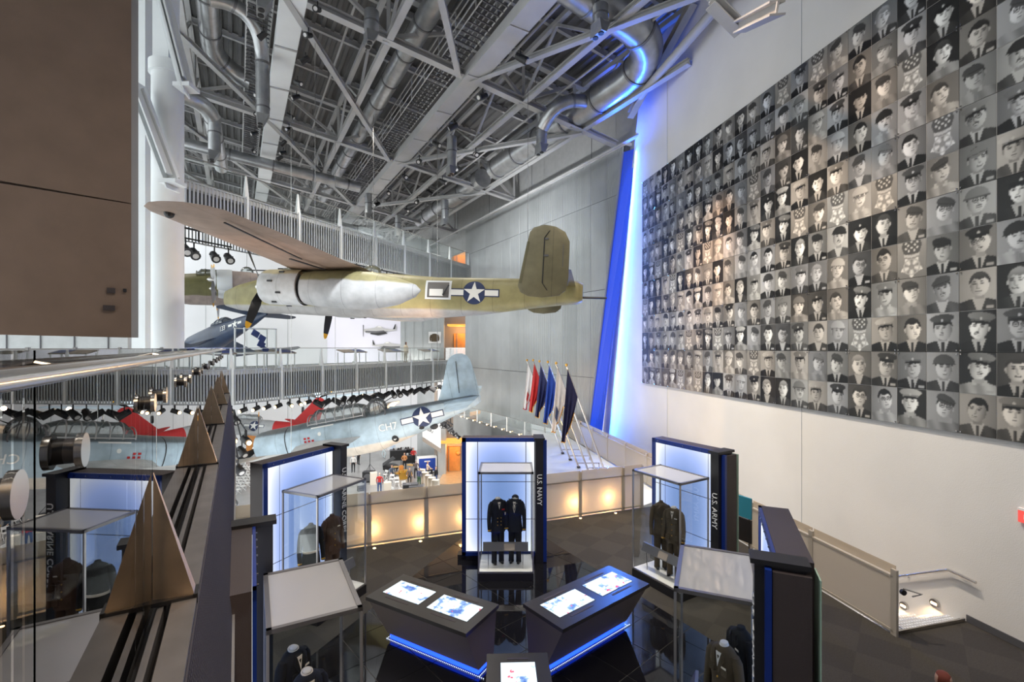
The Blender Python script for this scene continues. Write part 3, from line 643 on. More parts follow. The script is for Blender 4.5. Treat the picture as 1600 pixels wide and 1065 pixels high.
def printmesh(seed):
    g = portrait(seed); g = (g+.0)*1.0
    g = (g + np.roll(g, 1, 0)*.25+np.roll(g, 1, 1)*.25)/1.5
    vs = [(PW*(i/NX-.5), 0, PH*(j/NZ-.5)) for j in range(NZ+1) for i in range(NX+1)]
    vs = [(x*.985, y, z*.988) for x, y, z in vs]
    fs = [(j*(NX+1)+i, j*(NX+1)+i+1, (j+1)*(NX+1)+i+1, (j+1)*(NX+1)+i) for j in range(NZ) for i in range(NX)]
    me = bpy.data.meshes.new('portrait'); me.from_pydata(vs, [], fs); me.materials.append(pm)
    ca = me.color_attributes.new('print', 'FLOAT_COLOR', 'POINT'); f = g.ravel(); tone = random.Random(seed).choice([(1, .97, .9), (.97, 1, .98), (1, .95, .86), (.93, .97, 1)])
    arr = np.stack([f*tone[0], f*tone[1], f*tone[2], np.ones_like(f)], 1).astype(np.float32); ca.data.foreach_set('color', arr.ravel()); return me
NV_ = 96; prints = [printmesh(i) for i in range(NV_)]
mural = thing('portrait_mural', 'huge wall of black and white service portraits in glass sheets', 'photo mural')
dirw = Vector((.1910, -.9816, 0)); nrm = Vector((-.9816, -.1910, 0))   # along the wall toward the camera; out of the wall
rotz = math.atan2(dirw.y, dirw.x)
base = Vector((WR(22.05), 22.05, 3.56)); NC, NR = 24, 12
gp = MB().box((0, .012, 0), (2*PW-.012, .02, 2*PH-.012)).mesh('glass_panel', mat('print_backing', (.42, .41, .39), .3))
order = list(range(NV_)); 
clipmb = MB()
prev = {}
for I in range(NC//2):
    for J in range(NR//2):
        c = base+dirw*(PW*(2*I+1))+Vector((0, 0, PH*(2*J+1)))+nrm*.05
        g = obj('glass_panel', gp, mural, c, (0, 0, rotz))
        for a in (0, 1):
            for e in (0, 1):
                i, j = 2*I+a, 2*J+e
                while True:
                    k = rnd.randrange(NV_)
                    if all(prev.get((i+x, j+y)) != k for x in (-3, -2, -1, 0, 1, 2, 3) for y in (-3, -2, -1, 0, 1, 2)) and not (k % 9 == 4 and any((prev.get((i+x, j+y)) or 0) % 9 == 4 for x in (-1, 0, 1) for y in (-1, 0, 1))): break
                prev[(i, j)] = k
                obj('portrait', prints[k], g, (PW*(a-.5), -.004, PH*(e-.5)))
        for a in (-1, 1):
            for e in (-1, 1): clipmb.box(tuple(c+dirw*(a*(PW-.035))+Vector((0, 0, e*(PH-.035)))+nrm*.012), (.024, .024, .024))
clipmb.build('fixing_clips', 'steel', mural, kind='stuff')
MB().slab([base+nrm*.012, base+dirw*(PW*NC)+nrm*.012, base+dirw*(PW*NC)+nrm*.012+Vector((0, 0, PH*NR)), base+nrm*.012+Vector((0, 0, PH*NR))], nrm*.01).build('backing_sheet', 'black', mural)
# ------------------------------------------------------------------ aircraft
def paint(name, stops, rough=.5, metal=.0, line=.0, es=1., edge=.12):
    """colour bands by local height with soft uneven edges, faint panel lines and wear"""
    m = bpy.data.materials.new(name); m.use_nodes = True; nt = m.node_tree; b = nt.nodes['Principled BSDF']; b.inputs['Roughness'].default_value = rough; b.inputs['Metallic'].default_value = metal
    tc = nt.nodes.new('ShaderNodeTexCoord'); sp_ = nt.nodes.new('ShaderNodeSeparateXYZ'); nt.links.new(tc.outputs['Object'], sp_.inputs[0])
    n = nt.nodes.new('ShaderNodeTexNoise'); n.inputs['Scale'].default_value = 1.1; nt.links.new(tc.outputs['Object'], n.inputs[0])
    ma = nt.nodes.new('ShaderNodeMath'); ma.operation = 'MULTIPLY_ADD'; nt.links.new(n.outputs[0], ma.inputs[0]); ma.inputs[1].default_value = edge*2; nt.links.new(sp_.outputs['Z'], ma.inputs[2])
    mr = nt.nodes.new('ShaderNodeMapRange'); mr.inputs[1].default_value = -2+edge; mr.inputs[2].default_value = 4+edge; nt.links.new(ma.outputs[0], mr.inputs[0])
    cr = nt.nodes.new('ShaderNodeValToRGB'); nt.links.new(mr.outputs[0], cr.inputs[0]); e = cr.color_ramp.elements
    while len(e) > 1: e.remove(e[-1])
    e[0].position = 0; e[0].color = (*stops[0][1], 1)
    for i in range(1, len(stops)):
        z = (stops[i][0]+2)/6; x = e.new(z-.006); x.color = (*stops[i-1][1], 1); x = e.new(z+.006); x.color = (*stops[i][1], 1)
    n2 = nt.nodes.new('ShaderNodeTexNoise'); n2.inputs['Scale'].default_value = 2.2; n2.inputs['Detail'].default_value = 5; nt.links.new(tc.outputs['Object'], n2.inputs[0])
    r2 = nt.nodes.new('ShaderNodeMapRange'); r2.inputs[1].default_value = .3; r2.inputs[2].default_value = .7; r2.inputs[3].default_value = .82; r2.inputs[4].default_value = 1.15; nt.links.new(n2.outputs[0], r2.inputs[0])
    w = nt.nodes.new('ShaderNodeMath'); w.operation = 'FRACT'; wm = nt.nodes.new('ShaderNodeMath'); wm.operation = 'MULTIPLY'; wm.inputs[1].default_value = 1/1.35
    nt.links.new(sp_.outputs['X'], wm.inputs[0]); nt.links.new(wm.outputs[0], w.inputs[0])
    lt = nt.nodes.new('ShaderNodeMath'); lt.operation = 'LESS_THAN'; lt.inputs[1].default_value = .018; nt.links.new(w.outputs[0], lt.inputs[0])
    sc = nt.nodes.new('ShaderNodeMath'); sc.operation = 'MULTIPLY_ADD'; sc.inputs[1].default_value = -.3; nt.links.new(lt.outputs[0], sc.inputs[0]); nt.links.new(r2.outputs[0], sc.inputs[2])
    v = nt.nodes.new('ShaderNodeVectorMath'); v.operation = 'SCALE'; nt.links.new(cr.outputs[0], v.inputs[0]); nt.links.new(sc.outputs[0], v.inputs['Scale']); nt.links.new(v.outputs[0], b.inputs['Base Color'])
    M[name] = m; return name
def se(w, h, zc, x, n=28, e=2.3, bot=None):
    out = []
    for k in range(n):
        t = 2*PI*k/n; c, s = math.cos(t), math.sin(t); hh = h if (s >= 0 or bot is None) else bot
        out.append((x, w*abs(c)**(2/e)*(1 if c >= 0 else -1), zc+hh*abs(s)**(2/e)*(1 if s >= 0 else -1)))
    return out
def interp(secs, x):
    for a, c in zip(secs, secs[1:]):
        if c[0] <= x <= a[0]: t = (a[0]-x)/(a[0]-c[0]); return [a[i]*(1-t)+c[i]*t for i in range(len(a))]
    return list(secs[0] if x > secs[0][0] else secs[-1])
def fus(secs, m, parent, e=2.3, name='fuselage', sub=4):
    xs = []
    for a, c in zip(secs, secs[1:]): xs += [a[0]+(c[0]-a[0])*k/sub for k in range(sub)]
    xs.append(secs[-1][0]); rs = []
    for x in xs:
        s = interp(secs, x); rs.append(se(s[1], s[2], s[3], x, e=e, bot=s[4] if len(s) > 4 else None))
    return MB().rings(rs).build(name, m, parent, smooth=True)
def sidey(secs, x, z, e=2.3):
    s = interp(secs, x); hh = s[2] if z >= s[3] or len(s) < 5 else s[4]; u = min(.98, abs(z-s[3])/hh); return s[1]*(1-u**e)**(1/e)
def airfoil(n=9):
    up = []
    for k in range(n): t = (1-math.cos(PI*k/(n-1)))/2; up.append((t, 1.0*(1.48*math.sqrt(t)-.63*t-1.76*t*t+1.42*t**3-.51*t**4)))
    return up
AF = airfoil()
def wing(secs, side, m, parent, name='wing', vert=False, tip=True):
    rs = []
    if tip:
        y, xl, ch, z, th = secs[-1]; yl, xp, cp, zp, tp = secs[-2]; d = 1 if y > yl else -1
        secs = list(secs)+[(y+d*ch*.18, xl-ch*.10, ch*.80, z+.0, th*.8), (y+d*ch*.30, xl-ch*.28, ch*.45, z, th*.6), (y+d*ch*.33, xl-ch*.42, ch*.16, z, th*.4)]
    for (y, xl, ch, z, th) in secs:
        up = [(xl-ch*t, th*ch*v) for t, v in AF]; lo = [(xl-ch*t, -th*ch*v*.75) for t, v in AF[1:-1]][::-1]
        rs.append([((x, side*y, z+h) if not vert else (x, z+h*1.0, y)) for x, h in up+lo])
    return MB().rings(rs).build(name, m, parent, smooth=True)
def star(r, r2=.382): return [((r if k % 2 == 0 else r*r2)*math.sin(PI*k/5), (r if k % 2 == 0 else r*r2)*math.cos(PI*k/5)) for k in range(10)]
def insignia(parent, fn, x, z, r, dark='insblue', ang=0.):
    """fn(x,z)->3D point on the skin; built flat-ish as painted marking parts"""
    ca, sa = math.cos(ang), math.sin(ang)
    def put(poly, off, m, name, seg=6):
        n = len(poly); cx, cz = sum(p[0] for p in poly)/n, sum(p[1] for p in poly)/n; ed = []
        for i in range(n):
            p, q = poly[i], poly[(i+1) % n]; k = max(1, int(math.hypot(q[0]-p[0], q[1]-p[1])/.12)); ed += [(p[0]+(q[0]-p[0])*j/k, p[1]+(q[1]-p[1])*j/k) for j in range(k)]
        P3 = lambda px, pz: fn(x+px*ca-pz*sa, z+px*sa+pz*ca, off); R = 5; N = len(ed)
        vs = [P3(cx, cz)]+[P3(cx+(e[0]-cx)*r_/R, cz+(e[1]-cz)*r_/R) for r_ in range(1, R+1) for e in ed]
        fs = [(0, 1+k, 1+(k+1) % N) for k in range(N)]+[(1+(r_-1)*N+k, 1+r_*N+k, 1+r_*N+(k+1) % N, 1+(r_-1)*N+(k+1) % N) for r_ in range(1, R) for k in range(N)]
        MB().add(vs, fs).build(name, m, parent)
    put([(r*math.cos(2*PI*k/28), r*math.sin(2*PI*k/28)) for k in range(28)], .012, dark, 'roundel_disc')
    for s in (-1, 1):
        put([(s*r*.80, -r*.33), (s*r*2.16, -r*.33), (s*r*2.16, r*.33), (s*r*.80, r*.33)], .010, dark, 'insignia_bar_edge')
        put([(s*r*.92, -r*.24), (s*r*2.07, -r*.24), (s*r*2.07, r*.24), (s*r*.92, r*.24)], .018, 'inswhite', 'insignia_bar')
    put(star(r*.96), .024, 'inswhite', 'insignia_star')
def sidefn(secs, side=1, e=2.3): return lambda x, z, off: Vector((x, side*(sidey(secs, x, z, e)+off), z))
def patch(fn, x0, x1, z0, z1, off, m, name, parent, N=8):
    MB().grid(N, N, lambda u, v: fn(x0+(x1-x0)*u, z0+(z1-z0)*v, off)).build(name, m, parent)
def prop(parent, hub, r, blades, a0=0., tip='yellow', hubr=.16, chord=.16):
    p = obj('propeller', MB().tube([(.32, 0, 0), (.22, 0, 0), (-.05, 0, 0)], [.03, hubr*.8, hubr], 14).mesh('propeller', 'steel', True), parent, hub)
    for k in range(blades):
        a = a0+2*PI*k/blades; d = Vector((0, math.cos(a), math.sin(a))); t = Vector((0, -math.sin(a), math.cos(a)))
        rs = []; rt_ = []
        for u, w, tw in ((.06, .35, 1.1), (.2, .8, .9), (.4, 1.15, .7), (.65, 1.1, .5), (.86, .85, .4), (.861, .85, .4), (.96, .6, .36), (1.0, .2, .35)):
            c = d*(r*u); cv = t*(math.cos(tw)*chord*w)+Vector((1, 0, 0))*(math.sin(tw)*chord*w); nn = d.cross(cv).normalized()*.018
            ring = [c-cv, c-nn, c+cv, c+nn]
            if u < .8605: rs.append(ring)
            if u > .8605: rt_.append(ring)
        MB().rings(rs).build('blade', 'prop', p, smooth=True)
        MB().rings([rs[-1]]+rt_).build('blade_tip', tip, p)
    return p
def radial(parent, c, r, L, m, blades, pr, a0=0, back=1.0, name='engine'):
    """open cowl ring with the engine cylinders showing, gap behind, propeller in front"""
    x, y, z = c; rs = []
    for dx, k in ((0, .78), (.06, .92), (-.02, .99) if False else (-.1, .985), (-.35, 1.0), (-.8*L, 1.02), (-L, 1.0)):
        rs.append([(x+dx if dx <= 0 else x+.06, y+r*k*math.cos(2*PI*q/28), z+r*k*math.sin(2*PI*q/28)) for q in range(28)])
    cw = MB().rings(rs, cap=False); inner = [[(x+.0, y+r*k*math.cos(2*PI*q/28), z+r*k*math.sin(2*PI*q/28)) for q in range(28)] for k in (.78,)]+[[(x-L, y+r*.9*math.cos(2*PI*q/28), z+r*.9*math.sin(2*PI*q/28)) for q in range(28)]]
    cw.rings(inner, cap=False); eo = cw.build('engine_cowl', m, parent, smooth=True)
    b = MB(); b.tube([(x-.1, y, z), (x-.6, y, z)], [r*.3, r*.42], 16); b.tube([(x-.6, y, z), (x-.61, y, z)], [r*.8, r*.8], 20)
    for k in range(9): a = 2*PI*k/9; b.tube([(x-.35, y+r*.3*math.cos(a), z+r*.3*math.sin(a)), (x-.35, y+r*.76*math.cos(a), z+r*.76*math.sin(a))], r*.13, 8)
    b.build('engine_cylinders', 'engine', parent, smooth=True)
    prop(parent, (x+.28, y, z), pr, blades, a0)
def place(t, v): t.location = v[:3]; t.rotation_mode = 'XYZ'; t.rotation_euler = (v[5], -v[4], v[3])
# ---- twin-engine bomber
paint('bomber_paint', [(-2, (.36, .355, .35)), (-.62, (.30, .27, .125))], edge=.05)
paint('bomber_cowl', [(-2, (.50, .52, .53)), (.42, (.50, .44, .28))], edge=.2)
paint('bomber_wing', [(-2, (.25, .18, .14)), (3, (.25, .18, .14))])  # brown tone includes warm light falling on the wing underside
paint('bomber_tail', [(-2, (.135, .12, .065)), (3, (.135, .12, .065))])
paint('bomber_nacelle', [(-2, (.40, .41, .42)), (.12, (.22, .20, .10))], edge=.15)
t = thing('bomber', 'large olive and grey twin engine bomber hanging in mid air with twin tail fins', 'aircraft'); BV = [-12.7088, 22.5157, 7.8077, 2.9847, .037, .0352]; place(t, BV); BOM = t
bs_ = [(.95, .10, .10, -.30, .10), (.8, .36, .36, -.28, .40), (.1, .55, .58, -.22, .62), (-1.2, .68, .82, -.12, .82), (-2.6, .72, 1.0, -.02, .92), (-4, .72, 1.12, .0, .98), (-6, .72, 1.05, .0, 1.0), (-8, .72, .92, .02, .98), (-9.6, .72, .82, .02, .95), (-11.5, .68, .78, .06, .80), (-13.5, .58, .70, .14, .58), (-15.0, .50, .62, .2, .44), (-15.7, .45, .55, .22, .40), (-15.9, .32, .42, .24, .30)]
fus(bs_, 'bomber_paint', t, 3.0)
wsec = [(.5, -3.9, 3.55, .55, .09), (2.65, -4.0, 3.35, .72, .09), (4.2, -4.25, 2.95, .74, .085), (7.5, -4.75, 2.55, .72, .08), (9.9, -5.15, 2.15, .68, .07)]
for s, nm in ((1, 'wing'), (-1, 'wing')):
    wo = wing(wsec, s, 'bomber_wing', t, nm)
    if s > 0:
        b = MB(); b.beam((-6.15, 5.0, .55), (-6.75, 9.3, .56), .05, .03); b.build('aileron_gap', 'black', wo)
        MB().box((-5.9, 4.2, .53), (.10, 1.9, .03), -.1).build('flap_slot', 'black', wo)
        MB().ball((-5.7, 9.9, .62), .12).build('tip_light', 'black', wo)
    y = s*2.65; nb = []
    for x, w, h, zc, bt in ((-4.95, .66, .64, -.12, .66), (-5.4, .70, .70, -.12, .72), (-6.6, .68, .74, -.12, .80), (-7.8, .60, .66, -.1, .82), (-8.8, .42, .44, -.08, .62), (-9.5, .16, .2, -.1, .28), (-9.7, .03, .03, -.12, .04)):
        nb.append([(a, c+y, d) for a, c, d in se(w, h, zc, x, e=2.2, bot=bt)])
    MB().rings(nb).build('engine_nacelle', 'bomber_nacelle', t, smooth=True)
    MB().tube([(-4.86, y, -.12), (-4.96, y, -.12)], .6, 24).build('cowl_gap', 'black', t)
    radial(t, (-3.2, y, -.1), .72, 1.62, 'bomber_cowl', 3, 1.92, {1: -1.15, -1: -1.35}[s])
    b = MB()
    for k in range(10):
        a = 2*PI*k/10+.2; b.box((-3.75-.35*(k % 2), y+.735*math.cos(a), -.1+.735*math.sin(a)), (.2, .07, .07))
    b.build('exhaust_stub', 'black', t)
wing([(.3, -14.0, 1.6, .52, .07), (3.35, -14.25, 1.25, .62, .06)], 1, 'bomber_tail', t, 'tailplane', tip=False)
wing([(.3, -14.0, 1.6, .52, .07), (3.35, -14.25, 1.25, .62, .06)], -1, 'bomber_tail', t, 'tailplane', tip=False)
for s in (1, -1):
    y = s*3.38; dxs = 0 if s > 0 else .55; out = [(-13.62, .0), (-13.85, 1.35), (-13.98, 1.95), (-14.12, 2.12), (-14.5, 2.22), (-14.9, 2.15), (-15.25, 1.95), (-15.42, 1.6), (-15.42, .2), (-15.35, -.12), (-15.1, -.32), (-14.5, -.40), (-14.0, -.36), (-13.72, -.22)]
    fin_ = MB(); out = [(a_+dxs, b_+(.0 if s > 0 else .12)) for a_, b_ in out] if s < 0 else out; c = (-14.6, .9); ins = [(c[0]+(px-c[0])*.90, c[1]+(pz-c[1])*.93) for px, pz in out]
    fin_.rings([[(px, y-.05, pz) for px, pz in ins], [(px, y-.015, pz) for px, pz in out], [(px, y+.015, pz) for px, pz in out], [(px, y+.05, pz) for px, pz in ins]])
    fo = fin_.build('tail_fin', 'bomber_tail', t, smooth=True)
    b = MB(); b.beam((-14.52, y+s*.055, 1.75), (-14.50, y+s*.055, .1), .035, .02); b.beam((-14.52, y+s*.055, 1.75), (-14.7, y+s*.05, 2.0), .03, .02); b.beam((-14.5, y+s*.055, .1), (-14.68, y+s*.05, -.15), .03, .02)
    b.build('rudder_gap', 'black', fo)
    b = MB(); b.box((-14.6, y+s*.06, 1.1), (.16, .04, .06)); b.box((-14.6, y+s*.06, 1.7), (.12, .03, .05)); b.beam((-15.2, y+s*.055, .7), (-15.2, y+s*.055, 1.5), .02, .02); b.build('rudder_hinge', 'dark_steel', fo)
    b = MB(); b.slab([(-13.66, y+s*.05, .1), (-13.9, y+s*.05, 1.6), (-13.98, y+s*.05, 1.6), (-13.74, y+s*.05, .1)], (0, s*.01, 0)); b.build('leading_strip', 'olive', fo)
insignia(t, sidefn(bs_, 1, 3.0), -11.35, .12, .50)
wf = sidefn(bs_, 1, 3.0)
patch(wf, -9.2, -10.35, -.2, .62, .012, 'white_paint', 'waist_window_frame', t)
patch(wf, -9.3, -10.25, -.12, .54, .03, 'engine', 'waist_window', t)
patch(wf, -9.4, -10.0, -.06, .24, .05, 'inswhite', 'window_blister', t)
MB().tube([(-10.0, .75, .0), (-10.35, 1.1, .35)], .035, 8).build('waist_gun', 'black', t)
MB().tube([(-15.8, 0, .1), (-16.9, 0, .1)], .05, 8).build('tail_gun', 'black', t)
MB().ball((-13.2, .0, -.32), .26, (1.3, .5, .5)).build('tail_bumper', 'bomber_paint', t, smooth=True)
MB().ball((-2.6, 0, .9), .6, (1.7, .8, .6)).build('cockpit_canopy', 'perspex', t, smooth=True)
MB().ball((-6.4, 0, 1.05), .42, (1, 1, .8)).build('top_turret', 'perspex', t, smooth=True)
Mb = Matrix.LocRotScale(Vector(BV[:3]), Euler((BV[5], -BV[4], BV[3])), None)
lp = Mb @ Vector((-13.6, .5, .7))
def wires(t, pts, label):
    w = thing('suspension_cables', label, 'cable')
    for p in pts:
        p = Vector(p); q = Q_.dot(p); MB().tube([p, (p.x, p.y, roofz(q))], .012, 5).build('cable', 'steel', w)
wires(t, [Mb @ Vector(v) for v in ((-5.2, 2.65, .9), (-5.2, -2.65, .9), (-13.6, .5, .8))], 'thin steel cables holding up the twin engine bomber')
# ---- torpedo bomber
paint('avenger_paint', [(-2, (.72, .64, .54)), (-.75, (.42, .53, .60)), (.62, (.14, .17, .19))], edge=.04, rough=.42)
paint('avenger_wing', [(-2, (.60, .58, .54)), (-.3, (.48, .48, .46))], edge=.05)
paint('avenger_tail', [(-2, (.42, .53, .60)), (3, (.42, .53, .60))], edge=.05)
t = thing('torpedo_plane', 'pale blue grey single engine naval plane hanging nose down below the lower bridge', 'aircraft'); AV = [-13.5325, 25.5072, -.1548, 3.0707, -.1874, -.0885]; place(t, AV)
as_ = [(-.15, .70, .70, 0, .72), (-.6, .80, .80, 0, .84), (-1.9, .82, .84, -.02, .95), (-3.2, .80, .92, -.05, 1.15), (-5, .78, .92, -.1, 1.25), (-6.6, .74, .92, -.1, 1.2), (-7.6, .68, .86, -.05, 1.0), (-9, .54, .66, .08, .78), (-10.6, .36, .48, .26, .5), (-11.8, .20, .34, .38, .30), (-12.2, .06, .2, .42, .14)]
fus(as_[1:], 'avenger_paint', t, 2.4)
radial(t, (-.12, 0, 0), .78, .55, 'avenger_paint', 3, 1.98, -2.2)
b = MB(); rs = [[(x, y*1.012, z*1.012) for x, y, z in se(.82, .83, -.02, xx, e=2.4, bot=.93)] for xx in (-1.85, -1.90)]; b.rings(rs, cap=False).build('cowl_ring', 'black', t)
wa = [(.6, -2.2, 3.7, -.22, .10), (1.5, -2.4, 3.3, -.3, .085), (2.6, -2.6, 3.0, -.25, .08), (4.2, -2.95, 2.6, .15, .07), (6.4, -3.45, 2.0, .75, .065), (7.9, -3.85, 1.55, 1.15, .06)]
for s in (1, -1): wing(wa if s > 0 else [(y_, x_, c_, min(z_, -.22+.02*y_), h_) for y_, x_, c_, z_, h_ in wa], s, 'avenger_wing', t)
for s in (1, -1): wing([(.1, -10.3, 1.9, .62, .05), (2.9, -10.9, 1.1, .66, .05)], s, 'avenger_tail', t, 'tailplane')
wing([(.5, -9.9, 2.35, 0, .045), (1.6, -10.45, 1.75, 0, .045), (2.55, -10.85, 1.25, 0, .04)], 1, 'avenger_tail', t, 'tail_fin', vert=True)
MB().beam((-11.35, .07, 2.6), (-11.2, .09, .95), .03, .02).build('rudder_gap', 'black', t)
MB().tube([(-7.4, 0, .72), (-9.2, 0, .55), (-10.3, 0, .66)], [.18, .14, .06], 10).build('dorsal_spine', 'avenger_tail', t, smooth=True)
def canopy(x0, x1, w, z0, h, n, parent, name='canopy', fm='steel_paint'):
    rs = []
    for k in range(9):
        u = k/8; x = x0+(x1-x0)*u; s = 1 if 0 < k < 8 else .62; hh = h*(.55 if k == 0 else (.8 if k == 8 else 1))
        rs.append([(x, w*s*math.cos(PI*q/12), z0+hh*math.sin(PI*q/12)) for q in range(13)])
    c = MB().rings(rs, closed=False).build(name, 'perspex', parent, smooth=True)
    for k in range(n+1):
        x = x0+(x1-x0)*k/n; e = .7 if k in (0, n) else 1
        MB().tube([(x, w*1.01*math.cos(PI*q/12), z0+h*e*1.02*math.sin(PI*q/12)) for q in range(13)], .028, 5).build('canopy_frame', fm, c)
    for s in (-1, 1): MB().beam((x0, s*w*.98, z0+.06), (x1, s*w*.98, z0+.06), .05, .05).build('canopy_rail', fm, c)
    return c
canopy(-3.1, -6.1, .50, .72, .68, 6, t)
MB().ball((-6.75, 0, .95), .52, (1, 1, 1), 16, 12).build('gun_turret', 'perspex', t, smooth=True)
b = MB(); 
for a in (0, PI/3, 2*PI/3, PI/2): b.tube([(-6.75+.53*math.cos(a)*math.cos(PI*q/12*2), .53*math.sin(a)*math.cos(PI*q/12*2), .95+.53*math.sin(PI*q/12*2)) for q in range(13)], .022, 5)
b.build('turret_frame', 'dark_steel', t)
MB().tube([(-6.75+.55*math.cos(a), .50, .8+.55*math.sin(a)) for a in [2*PI*k/20 for k in range(21)]], .03, 6).build('turret_ring', 'dark_steel', t)
MB().tube([(-7.1, 0, 1.15), (-8.1, 0, 1.55)], .025, 6).build('turret_gun', 'black', t)
af = sidefn(as_, 1, 2.4); insignia(t, af, -9.15, .12, .52, ang=-.03)
o = obj('fuselage_number', textmesh('CH7', .52, 'inswhite', .01), t, (-7.35, .74, -.02), (PI/2, 0, PI))
MB().slab([af(x, z, .012) for x, z in ((-3.3, .58), (-4.5, .58), (-4.5, .64), (-3.3, .64))], (0, .004, 0)).build('name_strip', 'inswhite', t)
for x, z in ((-2.95, .0), (-3.15, .0), (-3.35, .0), (-2.95, -.16), (-3.15, -.16), (-3.35, -.16), (-2.95, .16), (-3.15, .16)):
    MB().slab([af(x+.06, z-.05, .01), af(x-.06, z-.05, .01), af(x-.06, z+.05, .01), af(x+.06, z+.05, .01)], (0, .008, 0)).build('tally_flag', 'red', t)
MB().slab([af(-3.75+.09*math.cos(a), .28+.1*math.sin(a), .01) for a in [2*PI*k/12 for k in range(12)]], (0, .006, 0)).build('crest_disc', 'inswhite', t)
b = MB(); b.slab([af(-7.55+.17*math.cos(a), -.72+.2*math.sin(a), .01) for a in [2*PI*k/12 for k in range(12)]], (0, .01, 0)).build('side_window', 'black', t)
MB().ball((-9.6, .3, -.5), .16, (1.4, .5, 1)).build('tail_wheel_bulge', 'black', t)
MB().slab([af(-9.0+.14*math.cos(a), -.42+.1*math.sin(a), .01) for a in [2*PI*k/10 for k in range(10)]], (0, .01, 0)).build('side_port', 'black', t)
Ma = Matrix.LocRotScale(Vector(AV[:3]), Euler((AV[5], -AV[4], AV[3])), None)
wires(t, [Ma @ Vector(v) for v in ((-3, 2.5, -.4), (-3, -2.5, -.4), (-10, 0, .9))], 'thin steel cables holding up the pale blue naval plane')
# ---- four-engine bomber behind
paint('fort_paint', [(-2, (.42, .34, .30)), (-.55, (.16, .15, .06))], edge=.1)  # underside colours here and on the wing carry pink light on the belly
paint('fort_wing', [(-2, (.40, .33, .30)), (3, (.16, .15, .06))], edge=.1)
t = thing('heavy_bomber', 'olive four engine bomber hanging far behind the twin engine bomber', 'aircraft', tuple(at(222, 449, 35)), (0, .02, 3.68)); HB = t
fs_ = [(.3, .2, .2, -.2), (0, .55, .6, -.15), (-1.2, .95, 1.0, 0), (-3, 1.15, 1.2, 0), (-5, 1.15, 1.3, .1), (-9, 1.15, 1.2, 0), (-13, 1.0, 1.05, .1), (-18, .6, .7, .4), (-22.3, .15, .3, .7)]
fus(fs_, 'fort_paint', t)
canopy(-3.4, -5.6, .8, 1.0, .62, 4, t, 'cockpit_canopy', 'olive')
MB().ball((-6.8, 0, 1.5), .5).build('top_turret', 'perspex', t, smooth=True)
MB().tube([(-6.8, .1, 1.7), (-8.6, .3, 1.75)], .05, 6).build('turret_gun', 'black', t)
for s in (1, -1):
    wing([(1, -6.2, 5.4, -.75, .09), (6, -7.0, 4.2, -.45, .08), (12, -8.2, 2.9, -.05, .07), (15, -9, 2.0, .15, .06)], s, 'fort_wing', t)
    wing([(.3, -18.5, 2.7, .7, .06), (6, -19.6, 1.6, .8, .05)], s, 'fort_wing', t, 'tailplane')
    for yy in (4.2, 8.0):
        y = s*yy; z = -.55+.05*yy
        MB().rings([[(a, c+y, d+z) for a, c, d in se(w, w, 0, x)] for x, w in ((-5.5, .62), (-6.6, .6), (-9, .3))]).build('engine_nacelle', 'fort_wing', t, smooth=True)
        radial(t, (-4.9, y, z), .68, .8, 'white_paint', 3, 1.76, 1.45 if yy < 5 else .4)
wing([(.8, -16.3, 5.4, 0, .03), (1.6, -17.8, 4.0, 0, .03), (2.2, -19.0, 2.8, 0, .03)], 1, 'fort_paint', t, 'tail_fin', vert=True)
for pr_ in kids(HB):
    if pr_.name.startswith('propeller'):
        for bl_ in kids(pr_):
            if not bl_.name.startswith('blade_tip'): bl_.data.materials[0] = M['engine_light'] if 'engine_light' in M else M.setdefault('engine_light', mat('grey_blade', (.35, .35, .36), .4, .4))
# ---- dark blue gull-wing fighter
paint('corsair_paint', [(-2, (.02, .04, .09)), (3, (.02, .04, .09))], rough=.35)
t = thing('gull_wing_fighter', 'dark navy blue gull wing fighter hanging nose down by the white wall', 'aircraft', tuple(at(300, 542, 36)), (.10, .20, 2.59))
cs_ = [(-.1, .66, .66, 0), (-.5, .74, .74, 0), (-2, .76, .80, 0), (-4, .70, .85, .02), (-6, .5, .65, .1), (-8.5, .28, .4, .2), (-10, .08, .2, .28)]
fus(cs_[1:], 'corsair_paint', t, sub=3); radial(t, (-.1, 0, 0), .70, .5, 'corsair_paint', 3, 2.0, .3)
canopy(-3.7, -5.2, .42, .72, .45, 3, t, 'cockpit_canopy', 'corsair_paint')
for s in (1, -1):
    wing([(.5, -2.0, 2.6, -.3, .09), (2.1, -2.1, 2.5, -.95, .09), (4.0, -2.4, 2.1, -.6, .08), (5.9, -2.9, 1.5, -.25, .07)], s, 'corsair_paint', t)
    wing([(.1, -8.2, 1.5, .45, .05), (2.3, -8.6, .9, .5, .05)], s, 'corsair_paint', t, 'tailplane')
wing([(.3, -7.6, 1.9, 0, .05), (1.5, -8.2, 1.1, 0, .05)], 1, 'corsair_paint', t, 'tail_fin', vert=True)
insignia(t, sidefn(cs_, 1), -6.9, .15, .34, dark='corsair_paint')
obj('fuselage_number', textmesh('133', .48, 'inswhite', .01), t, (-5.6, .58, .1), (PI/2, 0, PI))
